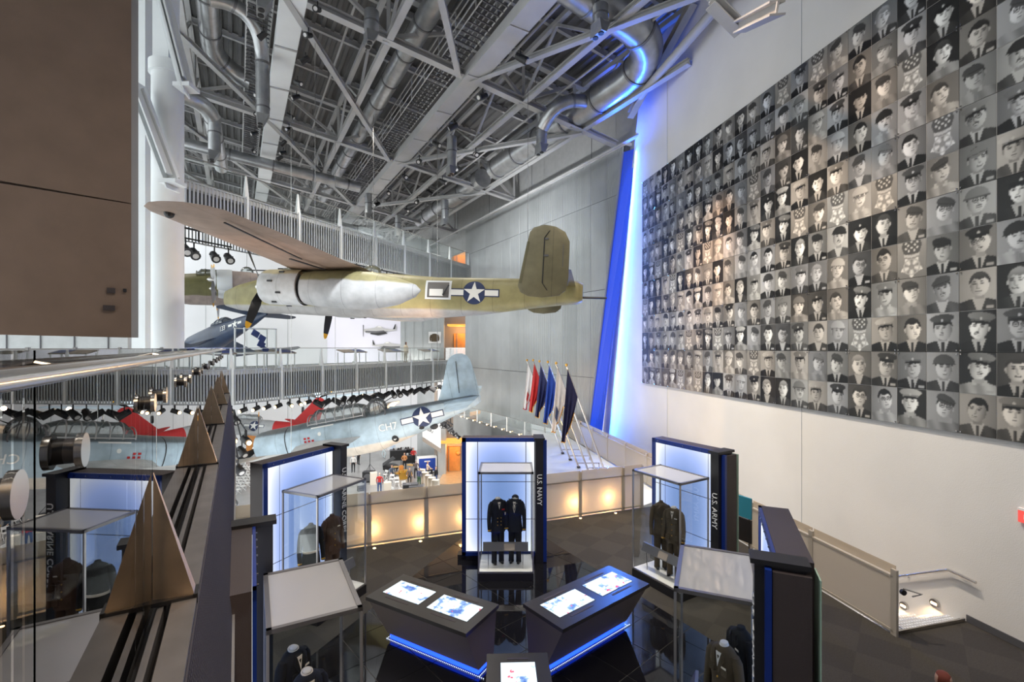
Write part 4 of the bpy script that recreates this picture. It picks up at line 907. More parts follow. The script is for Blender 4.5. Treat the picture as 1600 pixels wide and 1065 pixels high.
# ---- silver fighter with red tail
paint('mustang_paint', [(-2, (.42, .42, .42)), (3, (.42, .42, .42))], rough=.4)
t = thing('red_tail_fighter', 'silver grey fighter with bright red tail hanging under the lower bridge', 'aircraft', tuple(at(306, 662, 35)), (.35, -.02, 3.0))
ms_ = [(.0, .12, .12, 0), (-.4, .3, .34, 0), (-2, .42, .55, 0), (-4, .48, .62, -.05), (-6, .40, .52, 0), (-6.4, .36, .46, .03), (-8.8, .14, .24, .15), (-9.8, .04, .12, .2)]
fus(ms_[:6], 'mustang_paint', t, sub=3); fus(ms_[5:], 'red', t, sub=3, name='tail_section')
for s in (1, -1):
    wing([(.3, -2.4, 2.7, -.4, .07), (5.4, -3.1, 1.3, -.1, .06)], s, 'mustang_paint', t)
    wing([(.1, -8.0, 1.3, .25, .05), (2.0, -8.3, .8, .28, .05)], s, 'red', t, 'tailplane')
wing([(.2, -7.4, 2.2, 0, .05), (1.7, -8.6, 1.2, 0, .05), (2.0, -8.8, 1.0, 0, .05)], 1, 'red', t, 'tail_fin', vert=True)
canopy(-3.3, -5.0, .35, .5, .4, 2, t, 'cockpit_canopy', 'mustang_paint')
prop(t, (.1, 0, 0), 1.65, 4, .4)
insignia(t, sidefn(ms_, 1), -5.0, .0, .36)
# ---- small plane seen nose-on beyond (only its nose, wheel and wing show)
t = thing('distant_fighter', 'small grey fighter with wheels down seen beyond the red tail', 'aircraft', tuple(at(497, 622, 48)), (0, .05, -1.3))
fus([(0, .2, .2, 0), (-.5, .55, .6, 0), (-3, .6, .7, 0), (-8, .1, .2, .2)], 'avenger_tail', t, sub=3); prop(t, (.1, 0, 0), 1.5, 3, .5)
for s in (1, -1):
    wing([(.3, -1.6, 2.4, -.35, .07), (5.2, -2.2, 1.3, .1, .06)], s, 'avenger_tail', t)
    MB().tube([(-2, s*1.6, -.4), (-1.9, s*1.7, -1.5)], .06, 8).build('gear_leg', 'steel', t)
    MB().tube([(-1.9, s*1.62, -1.5), (-1.9, s*1.8, -1.5)], .36, 16).build('wheel', 'black', t)
# ------------------------------------------------------------------ bridges
def bridge(label, A, B_, zt, drop_, lit, nm, nb=8, h=1.74, sign=1):
    t = thing('bridge', label, 'bridge'); A = Vector(A); B_ = Vector(B_); d = (B_-A); L = d.length; d.normalize(); n = Vector((-d.y, d.x, 0))  # n: away from camera (left-far)
    MB().slab([A+Vector((0, 0, zt-.25)), B_+Vector((0, 0, zt-.25)), B_+n*3.2+Vector((0, 0, zt-.25)), A+n*3.2+Vector((0, 0, zt-.25))], (0, 0, .2)).build('walkway', 'steel_paint', t)
    MB().slab([A+n*.3+Vector((0, 0, zt-h+.1)), B_+n*.3+Vector((0, 0, zt-h+.1)), B_+n*.34+Vector((0, 0, zt-.2)), A+n*.34+Vector((0, 0, zt-.2))], n*.1).build('fascia_beam', 'dark_steel', t)
    bl = L/nb
    for s, off in ((-1, 0), (1, 3.2)):
        for k in range(nb):
            if s > 0 and k % 1: continue
            b = MB(); a = A+d*(bl*k+.06)+n*off; ns = int((bl-.12)/.155)
            for j in range(ns):
                p = a+d*(j+.5)*(bl-.12)/ns; b.beam(p+Vector((0, 0, zt-h)), p+Vector((0, 0, zt+.02)), .035, .07, up=tuple(d))
            b.beam(a+Vector((0, 0, zt)), a+d*(bl-.12)+Vector((0, 0, zt)), .08, .05); b.beam(a+Vector((0, 0, zt-h)), a+d*(bl-.12)+Vector((0, 0, zt-h)), .08, .05)
            b.build('slat_screen', 'ribwall', t, kind='stuff')
            q = A+d*bl*k+n*off
            MB().beam(q+Vector((0, 0, zt-h-.05)), q+Vector((0, 0, zt+.1)), .07, .12, up=tuple(d)).build('screen_post', 'white_paint', t)
    for k in range(nb+1):    # white tapered rail posts, glass and top rail
        q = A+d*bl*k+n*.12
        b = MB(); b.hexa([q+x*d*.11+y*n*.09+Vector((0, 0, zt)) for x, y in ((-1, -1), (1, -1), (1, 1), (-1, 1))], [q+x*d*.03+y*n*.03+Vector((0, 0, zt+1.08)) for x, y in ((-1, -1), (1, -1), (1, 1), (-1, 1))]); b.build('rail_post', 'white_paint', t)
        if k < nb: MB().slab([q+d*.03+Vector((0, 0, zt+.05)), q+d*(bl-.03)+Vector((0, 0, zt+.05)), q+d*(bl-.03)+Vector((0, 0, zt+1.08)), q+d*.03+Vector((0, 0, zt+1.08))], n*.015).build('glass_pane', 'glass', t)
    MB().beam(A+n*.12+Vector((0, 0, zt+1.1)), B_+n*.12+Vector((0, 0, zt+1.1)), .06, .04).build('top_rail', 'steel', t)
    MB().beam(A+n*3.0+Vector((0, 0, zt+1.1)), B_+n*3.0+Vector((0, 0, zt+1.1)), .06, .04).build('top_rail', 'steel', t)
    return t, A, d, n, L
t1, A1_, d1, n1, L1 = bridge('lower footbridge with grey vertical slat sides crossing at eye level', (-15.4, 21.4, 0), (-4.0, 44.2, 0), 4.08, 0, 1, 'lower', 9)
t2, A2_, d2, n2, L2 = bridge('upper footbridge with grey vertical slat sides above the twin engine bomber', (-13.65, 19.6, 0), (-3.6, 40.4, 0), 12.17, 0, 1, 'upper', 8, h=1.85)
# lamps under the bridges
pl = thing('bridge_spotlight', 'tiny lit spotlight under the upper bridge', 'spotlight', (0, 0, 0), 0, 'lit spotlights under the upper bridge')
MB().tube([(0, 0, 0), (0, 0, -.18)], .03, 6).build('stem', 'black', pl); MB().tube([(0, .1, -.18), (0, -.12, -.26)], .08, 10).build('housing', 'black', pl, smooth=True)
MB().ball((0, -.14, -.27), .05).build('bulb', 'lamp_warm', pl, smooth=True); plp = proto(pl)
pl.location = A2_+d2*3+n2*.5+Vector((0, 0, 10.28))
for tt, A_, d_, n_, L_, z_, lb in ((t1, A1_, d1, n1, L1, 2.27, 'lower'), (t2, A2_, d2, n2, L2, 10.30, 'upper')):
    MB().beam(A_+n_*.5+Vector((0, 0, z_)), A_+d_*L_+n_*.5+Vector((0, 0, z_)), .12, .06).build('lamp_rail', 'black', tt)
    for k in range(10): MB().beam(A_+d_*(L_*(k+.5)/10)+n_*.5+Vector((0, 0, z_)), A_+d_*(L_*(k+.5)/10)+n_*.5+Vector((0, 0, z_+1.55)), .05).build('hanger', 'dark_steel', tt)
for k in range(26): dup(plp, A2_+d2*(3.8+k*.72)+n1*(.5+.03*(k % 3-1))+Vector((0, 0, 10.28)), rnd.uniform(-1, 1))
for k in range(30):
    lit = k < 9
    c = A1_+d1*(2.4+k*.69)+n1*(.5+.05*rnd.uniform(-1, 1))+Vector((0, 0, 2.25))
    if lit: dup(plp, c, rnd.uniform(-1, 1), 'warm lit spotlight under the left end of the lower bridge', 'warm spotlights under the lower bridge')[0].scale = (1.5, 1.5, 1.5)
    else: spot_at(c, rnd.uniform(-2, 2), 'black stage spotlight hanging under the lower bridge', 'black spotlights under the lower bridge', 1.6)
# cluster of stage lamps at the far left end below the bridge
t = thing('lamp_mast', 'black pipe carrying the stage lamps stacked beside the near railing', 'pipe')
cl_ = [(352, 628, 20), (362, 640, 20), (384, 672, 17), (378, 690, 17), (366, 640, 18), (361, 668, 16), (372, 715, 15.5), (359, 700, 14.5), (357, 760, 12.8), (352, 790, 12.2)]
MB().tube([at(*c) for c in cl_], .025, 8).build('pipe_run', 'black', t); MB().tube([at(352, 628, 20), at(352, 600, 20)], .03, 8).build('hanger', 'black', t)
for k, (px, py, Y, l) in enumerate(((352, 628, 20, 1), (362, 640, 20, 1), (378, 690, 17, 0), (384, 672, 17, 1), (372, 715, 15.5, 0), (366, 640, 18, 0), (361, 668, 16, 1), (359, 700, 14.5, 0), (357, 760, 12.8, 0), (352, 790, 12.2, 0))):
    lab = ['black stage lamp stacked beside the near railing', 'stage lamps beside the near railing']
    if l: dup(plp, at(px, py, Y), 1, 'warm lit stage lamp beside the near railing', 'warm stage lamps beside the near railing')[0].scale = (1.6,)*3
    else: spot_at(at(px, py, Y), 1, lab[0], lab[1], 1.1)
for px, py in ((555, 625), (610, 618)): lamp('bridge_lamp', 'SPOT', at(px, py-8, 34), 500, WARM, (-4, 26, 2), .1, 70)
# reading tables / rail panels and case on the lower bridge
def bx_at(name, c, s, m, t, rz=0): return MB().box((0, 0, 0), s).build(name, m, t, loc=c, rot=(0, 0, rz))
ang1 = math.atan2(d1.y, d1.x)
for k, (u, lab) in enumerate(((6.3, 'slanted reading table on the bridge left, beside the white case'), (12.2, 'slanted reading table in the middle of the lower bridge'), (16.2, 'slanted reading table right of the middle on the lower bridge'), (21.0, 'slanted reading table nearest the far end of the lower bridge'), (2.6, 'slanted reading table at the left end of the lower bridge'))):
    t = thing('reading_table', lab, 'table', tuple(A1_+d1*u+n1*1.3+Vector((0, 0, 4.05))), ang1)
    MB().hexa([(-1.1, -.35, .80), (1.1, -.35, .80), (1.1, .35, .98), (-1.1, .35, .98)], [(-1.1, -.35, .86), (1.1, -.35, .86), (1.1, .35, 1.04), (-1.1, .35, 1.04)]).build('table_top', 'taupe', t)
    MB().hexa([(.1, -.3, .87), (1.0, -.3, .87), (1.0, .3, 1.03), (.1, .3, 1.03)], [(.1, -.3, .875), (1.0, -.3, .875), (1.0, .3, 1.035), (.1, .3, 1.035)]).build('print_plate', 'blueframe', t)
    for x in (-1.0, 1.0):
        for y in (-.3, .3): MB().box((x, y, .42), (.05, .05, .84)).build('leg', 'white_paint', t)
t = thing('display_case', 'white framed case with navy blue blocks on the lower bridge', 'display case', tuple(at(400, 577, 26.5)), ang1)
for x in (-.95, .95):
    for y in (-.4, .4): MB().box((x, y, 1.15), (.07, .07, 2.3)).build('corner_post', 'white_paint', t)
for z in (.95, 2.28):
    for y in (-.4, .4): MB().box((0, y, z), (1.95, .07, .06)).build('frame_bar', 'white_paint', t)
MB().box((0, 0, .9), (1.9, .8, .06)).build('case_floor', 'white_plastic', t)
for i, (x, z, s) in enumerate(((-.1, 2.0, .42), (.3, 1.75, .4), (.25, 1.4, .42), (.5, 1.1, .36))): MB().box((0, 0, 0), (s, .06, s*.8)).build('blue_block', 'blueframe', t, loc=(x, -.1, z), rot=(0, .5, 0))
MB().slab([(-.95, -.43, .95), (.95, -.43, .95), (.95, -.43, 2.28), (-.95, -.43, 2.28)], (0, .01, 0)).build('glass_front', 'glass', t)
# grey lettering-free jacket case near bridge end
t = thing('jacket_case', 'dark jacket in a shallow wall case near the bridge end', 'display case', tuple(at(679, 527, 47.8)), 0)
MB().box((0, .1, 0), (1.25, .1, 1.15)).build('case_back', 'white_plastic', t)
MB().rings([se(.36, .12, 0, 0)] and [[(x, -.05+y, z) for x, y in ((-w, -.06), (w, -.06), (w, .08), (-w, .08))] for z, w in ((-.42, .30), (-.1, .30), (.2, .36), (.33, .22), (.38, .1))]).build('jacket', 'green_cloth', t)
for s in (-1, 1): MB().tube([(s*.3, -.05, .25), (s*.42, -.06, -.05), (s*.40, -.08, -.35)], [.1, .08, .06], 8).build('sleeve', 'green_cloth', t)
# flat wall prints of airplanes on far wall (flat prints)
def planeprint(label, px0, py, Y, sc, flip=1):
    c = at(px0, py, Y); t = thing('wall_print', label, 'wall print', tuple(c))
    S_ = lambda pts: [(x*sc*flip, z*sc) for x, z in pts]
    shape2d('print_body', S_([(-4.5, .1), (-4.2, .55), (-2.5, .75), (-1.4, .9), (-.6, 1.35), (.4, 1.3), (1.1, .8), (3.6, .45), (4.1, 1.3), (4.7, 1.35), (4.6, .2), (2.4, -.15), (-1.5, -.6), (-3.8, -.5)]), 0, .02, 'steel_paint', t)
    shape2d('print_wing', S_([(-2.2, -.1), (1.2, .15), (2.2, -.7), (-.4, -1.2), (-2.6, -.8)]), -.01, .01, 'black', t)
    shape2d('print_shadow', S_([(-3.9, -.35), (-1.4, -.5), (2.6, -.1), (-1.2, -.0), (-3.9, .1)]), -.02, .01, 'dark_steel', t)
    shape2d('print_blade', S_([(-4.55, -1.5), (-4.45, -1.5), (-4.4, 1.7), (-4.6, 1.7)]), -.01, .01, 'black', t)
    shape2d('print_tail', S_([(3.7, .5), (4.3, 1.9), (4.5, 1.9), (4.3, .5)]), -.01, .01, 'black', t)
    shape2d('print_canopy', S_([(-.7, 1.1), (-.3, 1.3), (.3, 1.25), (.7, 1.0)]), -.02, .01, 'inswhite', t)
MB().box((-16.7, 55.2, 7), (9.6, .2, 11)).build('wall_print_board', mat('print_board', (.62, .62, .70), .8), kind='structure')
planeprint('black and white fighter plane print, upper one on the far wall', 593, 517, 55, .42)
planeprint('black and white plane print, lower one on the far wall', 605, 541, 55, .38, -1)
# ------------------------------------------------------------------ frosted deck railing
def frost_rail(label, pts, h=1.1, gh=1.42, zb=0, post='pale', n=None, name='deck_railing'):
    t = thing(name, label, 'railing')
    for a, c in zip(pts, pts[1:]):
        a = Vector((*a, zb)); c = Vector((*c, zb)) if len(c) == 2 else Vector(c); d = (c-a).normalized(); nn = Vector((-d.y, d.x, 0)); Z = Vector((0, 0, 1))
        MB().slab([a+d*.04+Z*.09, c-d*.04+Z*.09, c-d*.04+Z*(h-.03), a+d*.04+Z*(h-.03)], nn*.012).build('frosted_pane', 'frost', t)
        MB().slab([a+d*.02+Z*(h+.02)-nn*.06, c-d*.02+Z*(h+.02)-nn*.06, c-d*.02+Z*gh-nn*.06, a+d*.02+Z*gh-nn*.06], nn*.012).build('upper_pane', 'frost2', t)
        MB().beam(a+Z*h, c+Z*h, .05, .04).build('mid_rail', 'railmetal', t); MB().beam(a+Z*.07, c+Z*.07, .05, .05).build('bottom_rail', 'railmetal', t)
        MB().beam(a, a+Z*(gh-.05), .05, .11, up=tuple(d)).build('post', 'railmetal', t)
    MB().beam(c, c+Z*(gh-.05), .05, .11, up=tuple(d)).build('post', 'railmetal', t)
    return t
M['frost2'] = glassmat('frosted_upper_glass', (.85, .80, .72), 1.4, .5, .5, (.75, .66, .55))  # beige tint stands in for warm light on the upper panes
xs = [-6.66, -5.6, -4.05, -2.62, -1.16, .55, 2.55, 3.85, 4.22]
xs = [-6.66, -5.2, -3.75, -2.35, -.95, .9, 2.1, 3.55, 4.22]
frost_rail('frosted glass railing with warm uplights along the front of the deck', [(x, FE(x)+.02) for x in xs])
for i, px in enumerate((582, 655, 720, 893, 945, 352)):
    Y = 13.6; x = (px-800)/F*Y
    for _ in range(4): Y = FE(x); x = (px-800)/F*(Y+.3)
    c = Vector((x, FE(x)+.35, .16)); 
    t = thing('uplight', 'small round uplight glowing behind the frosted railing', 'lamp', tuple(c), 0, 'uplights behind the frosted railing')
    MB().tube([(0, 0, -.1), (0, 0, 0)], .07, 12).build('housing', 'steel', t); MB().tube([(0, 0, 0), (0, 0, .012)], .05, 12).build('lens', 'lamp_warm', t)
    lamp('uplight_lamp', 'POINT', c+Vector((0, -.12, .30)), 50, (1, .60, .24), size=.04)
MB().prism([(-6.66, FE(-6.66)), (4.22, 15.4), (4.1, 15.85), (-6.8, FE(-6.66)+.4)], -.6, .0).build('trim_3', 'taupe', kind='structure')
# floor downlights in front of rail
for i, px in enumerate((585, 657, 907, 962)):
    py = {585: 857, 657: 846, 907: 810, 962: 802}[px]; Y = EYE*F/(py-HOR)
    t = thing('floor_light', 'tiny round floor light in the carpet before the railing', 'lamp', ((px-800)/F*Y, Y, 0), 0, 'floor lights along the railing')
    MB().tube([(0, 0, 0), (0, 0, .015)], .05, 12).build('ring', 'steel', t); MB().tube([(0, 0, .015), (0, 0, .02)], .036, 12).build('lens', 'lamp_warm', t)
# stair rail along the portrait wall
ys = [8.57, 10.4, 12.3, 14.2, 16.1, 18.0, 19.9, 21.8, 23.7, 25.6, 28.5, 32, 36]
frost_rail('long frosted glass railing beside the portrait wall stairs', [(RR(y), y) for y in ys], h=1.05, gh=1.24, name='stair_railing')
t = thing('rail_end_bracket', 'round bracket and bent steel bar on the railing end by the stairs', 'bracket', (RR(8.57)+.12, 8.5, .80))
MB().tube([(0, 0, 0), (0, .05, 0)], .05, 12).build('disc', 'black', t); MB().tube([(.0, .02, .07), (.28, -.05, .0), (.12, -.03, -.05)], .015, 6).build('bent_bar', 'steel', t)
# stairs
st = thing('stairs', 'perforated metal steps going down beside the portrait wall', 'stairs')
for k in range(9):
    y = 8.62+k*.32; z = -.02-.17*k; sk = .34; xa = RR(y)+.08; xb = WR(y+sk+.32)-.06
    MB().hexa([(xa, y, z-.05), (xb, y+sk, z-.05), (xb, y+sk+.32, z-.05), (xa, y+.32, z-.05)], [(xa, y, z), (xb, y+sk, z), (xb, y+sk+.32, z), (xa, y+.32, z)]).build('tread', 'steel_paint', st)
    b = MB()
    for i in range(26):
        for j in range(4):
            u = (i+.5)/26; x = xa+(xb-xa)*u; b.box((x, y+sk*u+.05+.07*j, z+.006), (.025, .03, .012))
    b.build('tread_grip', 'white_paint', st, kind='stuff')
MB().beam((RR(8.6)+.1, 8.6, .03), (WR(9)-.05, 9.0, .03), .03, .07).build('nosing', 'steel', st)
MB().slab([(RR(8.6)+.05, 8.6, -2), (RR(12)+.05, 12, -2), (RR(12)+.05, 12, -.05), (RR(8.6)+.05, 8.6, -.05)], (.03, 0, 0)).build('trim_4', 'taupe', kind='structure')
MB().prism([(RR(11.5), 11.5), (WR(11.5), 11.5), (WR(26.5), 26.5), (RR(26.5), 26.5)], -2.2, -1.6).build('floor_landing', 'carpet', kind='structure')
for k, (y, z) in enumerate(((9.62, -.10), (10.15, -.17))):
    px = (1463, 1415)[k]; Y = 10.4/(.1946+(px-800)/F); z = EYE-((942, 946)[k]-HOR)/F*Y
    c = Vector((WR(Y)-.03, Y, z)); t = thing('step_light', ('oval step light on the wall, right one above the stairs', 'oval step light on the wall, left one behind the railing glass')[k], 'lamp', tuple(c), rotz)
    MB().tube([(0, .02, 0), (0, -.03, 0)], .085, 16).build('ring', 'steel', t, smooth=True); MB().box((0, -.035, .0), (.10, .012, .04)).build('lens', 'lamp_warm', t)
    lamp('step_light_lamp', 'SPOT', c+Vector((-.14, -.02, .0)), 14, WARM, c+Vector((-.1, 0, -1)), .03, 120)
t = thing('wall_handrail', 'steel handrail on the white wall above the stairs', 'handrail')
a, c, e = Vector((WR(8.79)-.08, 8.79, .84)), Vector((WR(9.25)-.08, 9.25, .86)), Vector((WR(10.4)-.08, 10.4, .15))
MB().tube([a, a.lerp(c, .9), c, e], .028, 10).build('rail_tube', 'steel', t, smooth=True)
for p in (a.lerp(c, .35), a.lerp(c, .5), e.lerp(c, .3)): MB().tube([p, p+Vector((.07, .015, -.03))], .014, 6).build('wall_bracket', 'black', t)
# exit sign and plates on the wall
t = thing('exit_sign', 'red and white exit sign on the wall at the right edge', 'sign', (WR(8.02)-.03, 8.02, EYE-(808-HOR)/F*8.05), rotz)
MB().box((0, 0, 0), (.36, .05, .24)).build('sign_body', emis('sign_red', (1, .10, .08), .9), t); MB().box((0, -.005, .105), (.37, .05, .04)).build('sign_top', 'white_plastic', t)
obj('sign_letters', textmesh('EXIT', .12, 'letter', .004), t, (.02, -.03, -.02), (PI/2, 0, 0))
t = thing('wall_plate', 'small grey notice plate on the wall below the exit sign', 'sign', (WR(8.08)-.02, 8.08, EYE-(876-HOR)/F*8.08), rotz)
MB().box((0, 0, 0), (.10, .015, .26)).build('plate', 'steel_paint', t)
t = thing('teal_poster_stand', 'small teal and dark poster board behind the army display', 'sign', (5.55, 11.6, 0), -1.1)
MB().box((0, 0, 1.35), (.7, .05, .5)).build('board_top', mat('teal_print', (.03, .25, .35), .5), t); MB().box((0, 0, .8), (.7, .05, .55)).build('board_bottom', 'boxblack', t)
MB().box((-.1, -.03, .8), (.2, .02, .4)).build('white_figure', 'white_plastic', t)
for x in (-.3, .3): MB().box((x, 0, .6), (.04, .04, 1.2)).build('leg', 'steel', t)
# white platform beyond the deck with six flags
MB().prism([(1.15, 14.35), (4.3, 15.55), (RR(16.4)-.1, 16.4), (1.36, 37.7)], -4.5, 0.02).build('floor_platform', 'white_paint', kind='structure')
cols = [('white flag, leftmost of the six, with red and gold details', 'white_cloth', 'red'), ('red flag with gold fringe, second from the left', 'red', 'gold'), ('dark navy flag third from the left', 'dnavy', 'red'), ('bright blue flag fourth from the left', 'blue_cloth', 'gold'), ('white flag fifth from the left with dark lettering band', 'white_cloth', 'insblue'), ('dark navy flag with gold fringe, rightmost of the six', 'dnavy', 'gold')]
tops = [(823.5, 564), (833, 564), (843, 566), (856, 567), (869, 569), (885, 572)]; bases = [(879, 708), (891, 718), (904, 730), (920, 738), (932, 740), (945, 737)]
ft = [23.5, 22.3, 21.1, 19.9, 18.7, 17.6]
for k in range(6):
    lab, m, m2 = cols[k]; tp = at(*tops[k], ft[k]); bp = at(bases[k][0], bases[k][1], ft[k]+.9); 
    if bp.z < .02: bp = at(bases[k][0], bases[k][1], EYE*F/(bases[k][1]-HOR)*.99)
    t = thing('flag', lab+', on a slanted steel pole', 'flag'); 
    MB().tube([bp, tp], [.04, .032], 8).build('pole', 'steel', t, smooth=True); MB().ball(tp+Vector((0, 0, .05)), .055).build('finial', 'gold', t, smooth=True)
    # hanging cloth: gathered folds falling from the slanted pole
    ex = (bp-tp).normalized(); L = 2.1+.12*k; Hh = [2.3, 2.3, 2.35, 2.45, 2.6, 2.75][k]
    n = 10
    def pt(u, v):
        s = tp+ex*(.12+1.15*u)            # along the pole
        w = max(0, (1-v)); x = s.x+(-.10-.24*(u))*v*.6 - v*v*.25*u
        bott = tp.z-.15-Hh; z = s.z*(1-v)+(bott+(u*.55 if u > .5 else (1-u)*.1))*v
        xx = s.x*(1-v)+(tp.x-.20+.42*u*(1-.2*v))*v
        return (xx, s.y-.04+.07*math.sin(u*17+k)*min(1, v*2), z)
    fl = MB().grid(24, 14, pt).build('cloth', m, t, smooth=True)
    b = MB(); b.tube([Vector(pt(i/16, 1))+Vector((0, -.01, 0)) for i in range(17)], .022, 5); b.tube([Vector(pt(1, v/8))+Vector((0, -.01, 0)) for v in range(4, 9)], .018, 5); b.build('fringe', 'gold' if k != 0 else 'red', fl)
    if k in (0, 4): MB().slab([Vector(pt(u, v))+Vector((0, -.1, 0)) for u, v in ((.25, .55), (.5, .58), (.45, .8), (.25, .75))], (0, .01, 0)).build('emblem', m2, fl)
    t = thing('pole_bracket', 'steel bracket bar bolted to the white platform at a flag pole foot', 'bracket', tuple(bp), 0, 'flag pole brackets')
    MB().box((.45, .1, .16), (.9, .05, .05)).build('bar', 'steel', t); MB().box((.9, .1, .0), (.05, .05, .36)).build('leg', 'steel', t); MB().box((.0, .0, .02), (.14, .14, .05)).build('foot_plate', 'black', t)
# low railing on the far ramp by the ribbed wall
fr = [W(38-k*2.35, 16.2, 0) for k in range(8)]
t = thing('far_ramp_railing', 'grey ramp railing with small lights at the foot of the ribbed wall', 'railing')
for a, c in zip(fr, fr[1:]):
    zo = Vector((0, 0, -.6)); Z = Vector((0, 0, 1)); a = a+zo; c = c+zo
    MB().slab([a-Z*1.6, c-Z*1.6, c, a], Q_*.04).build('ramp_panel', 'ribwall2', t); MB().slab([a+Z*.1, c+Z*.1, c+Z*1.0, a+Z*1.0], Q_*.02).build('glass_pane', 'glass', t)
    MB().beam(a+Z*1.0, c+Z*1.0, .05, .05).build('top_rail', 'steel', t); MB().beam(a, a+Z*1.0, .05).build('post', 'steel', t)
    for j in range(2): MB().ball(a.lerp(c, .25+.5*j)+Z*.06-Q_*.06, .045).build('rail_light', 'lamp_warm', t)
MB().slab([W(38, 16.2, -2.2), W(20, 16.2, -2.2), W(20, 17.4, -2.2), W(38, 17.4, -2.2)], (0, 0, 1.6)).build('floor_ramp', 'steel_paint', kind='structure')
# ------------------------------------------------------------------ near glass railing on our left
GQ = -.35; ZF = 3.98
nr = thing('near_glass_railing', 'glass railing close on the left that mirrors the hall', 'railing')
pj = [-1.7, -.2, 1.3, 2.83, 4.36, 5.9, 7.4, 8.95, 10.5, 12.0, 13.5, 15.0]
for a, c in zip(pj, pj[1:]):
    MB().slab([W(a+.006, GQ, ZF), W(c-.006, GQ, ZF), W(c-.006, GQ, EYE-.005), W(a+.006, GQ, EYE-.005)], -Q_*.016).build('glass_pane', 'railglass', nr)
MB().tube([W(-2, GQ+.08, EYE-.0436), W(15, GQ+.08, EYE-.0436)], .017, 20).build('handrail', 'steel', nr, smooth=True)
b = MB()
for a in pj:
    for s in (-.2, .2):
        f = MB(); c0 = W(a+s, GQ, EYE-.245); f.tube([c0+Q_*.022, c0+Q_*.036], .041, 20); f.build('fixing_disc', 'steel', nr, smooth=True); MB().tube([c0, c0+Q_*.022], .03, 16).build('fixing_washer', 'black', nr, smooth=True)
    MB().tube([W(a, GQ, EYE-.03), W(a, GQ+.08, EYE-.05)], .006, 8).build('rail_arm', 'steel', nr, smooth=True)
lg = thing('railing_ledge', 'grey steel ledge and woven mesh skirt under the near glass railing', 'ledge')
for q0_, q1_, z0_, z1_, m in ((-.50, -.37, ZF-.12, ZF-.0, 'ledge'), (-.325, -.30, ZF-.10, ZF-.01, 'ledge'), (-.27, -.17, ZF-.12, ZF, 'ledge'), (-.37, -.17, ZF-.2, ZF-.12, 'black')):
    MB().slab([W(-2, q0_, z0_), W(15, q0_, z0_), W(15, q1_, z0_), W(-2, q1_, z0_)], (0, 0, z1_-z0_)).build('ledge_strip', m, lg)
b = MB(); mA = lambda p, v: W(p, -.165+.13*v, ZF-.03-1.15*v)
for k in range(40): b.beam(mA(-2, k/40), mA(15, k/40), .007, .007)
for k in range(560): b.beam(mA(-2+k*.03, 0), mA(-2+k*.03, 1), .006, .006)
b.build('mesh_skirt', 'mesh', lg, kind='stuff')
MB().slab([mA(-2, 0)-Q_*.012, mA(15, 0)-Q_*.012, mA(15, 1)-Q_*.012, mA(-2, 1)-Q_*.012], -Q_*.02).build('skirt_back', 'boxblack', lg)
MB().beam(mA(-2, 1), mA(15, 1), .04, .06).build('skirt_rail', 'caseclear', lg)
for k, p in enumerate([-.2, 2.83, 5.9, 8.9, 11.9, 14.8]):
    names_ = ['out of view', 'nearest', 'second', 'third', 'fourth', 'fifth']
    t = thing('rail_spike', 'pointed triangular steel spike post on the near railing, %s one from the camera' % (['hindmost', 'nearest', 'second', 'third', 'fourth', 'farthest'][k]), 'post', tuple(W(p, GQ, ZF)), math.atan2(Q_.y, Q_.x))
    for s in (-1, 1):
        MB().add([(s*.002, -.012, 0), (s*.175, -.05, 0), (s*.004, -.008, .62), (s*.002, .012, 0), (s*.175, .05, 0), (s*.004, .008, .62)], [(0, 1, 2), (3, 5, 4), (0, 3, 4, 1), (1, 4, 5, 2), (0, 2, 5, 3)]).build('spike_plate', 'warmlit_steel', t)
    MB().box((.175, 0, -.06), (.02, .11, .16)).build('foot_bracket', 'black', t); MB().box((.09, 0, .005), (.18, .11, .02)).build('foot_clip', 'black', t)
MB().slab([W(-2, GQ-3.2, ZF-.2), W(15, GQ-3.2, ZF-.2), W(15, GQ-.15, ZF-.2), W(-2, GQ-.15, ZF-.2)], (0, 0, .18)).build('floor_walkway', 'walkfloor', kind='structure')
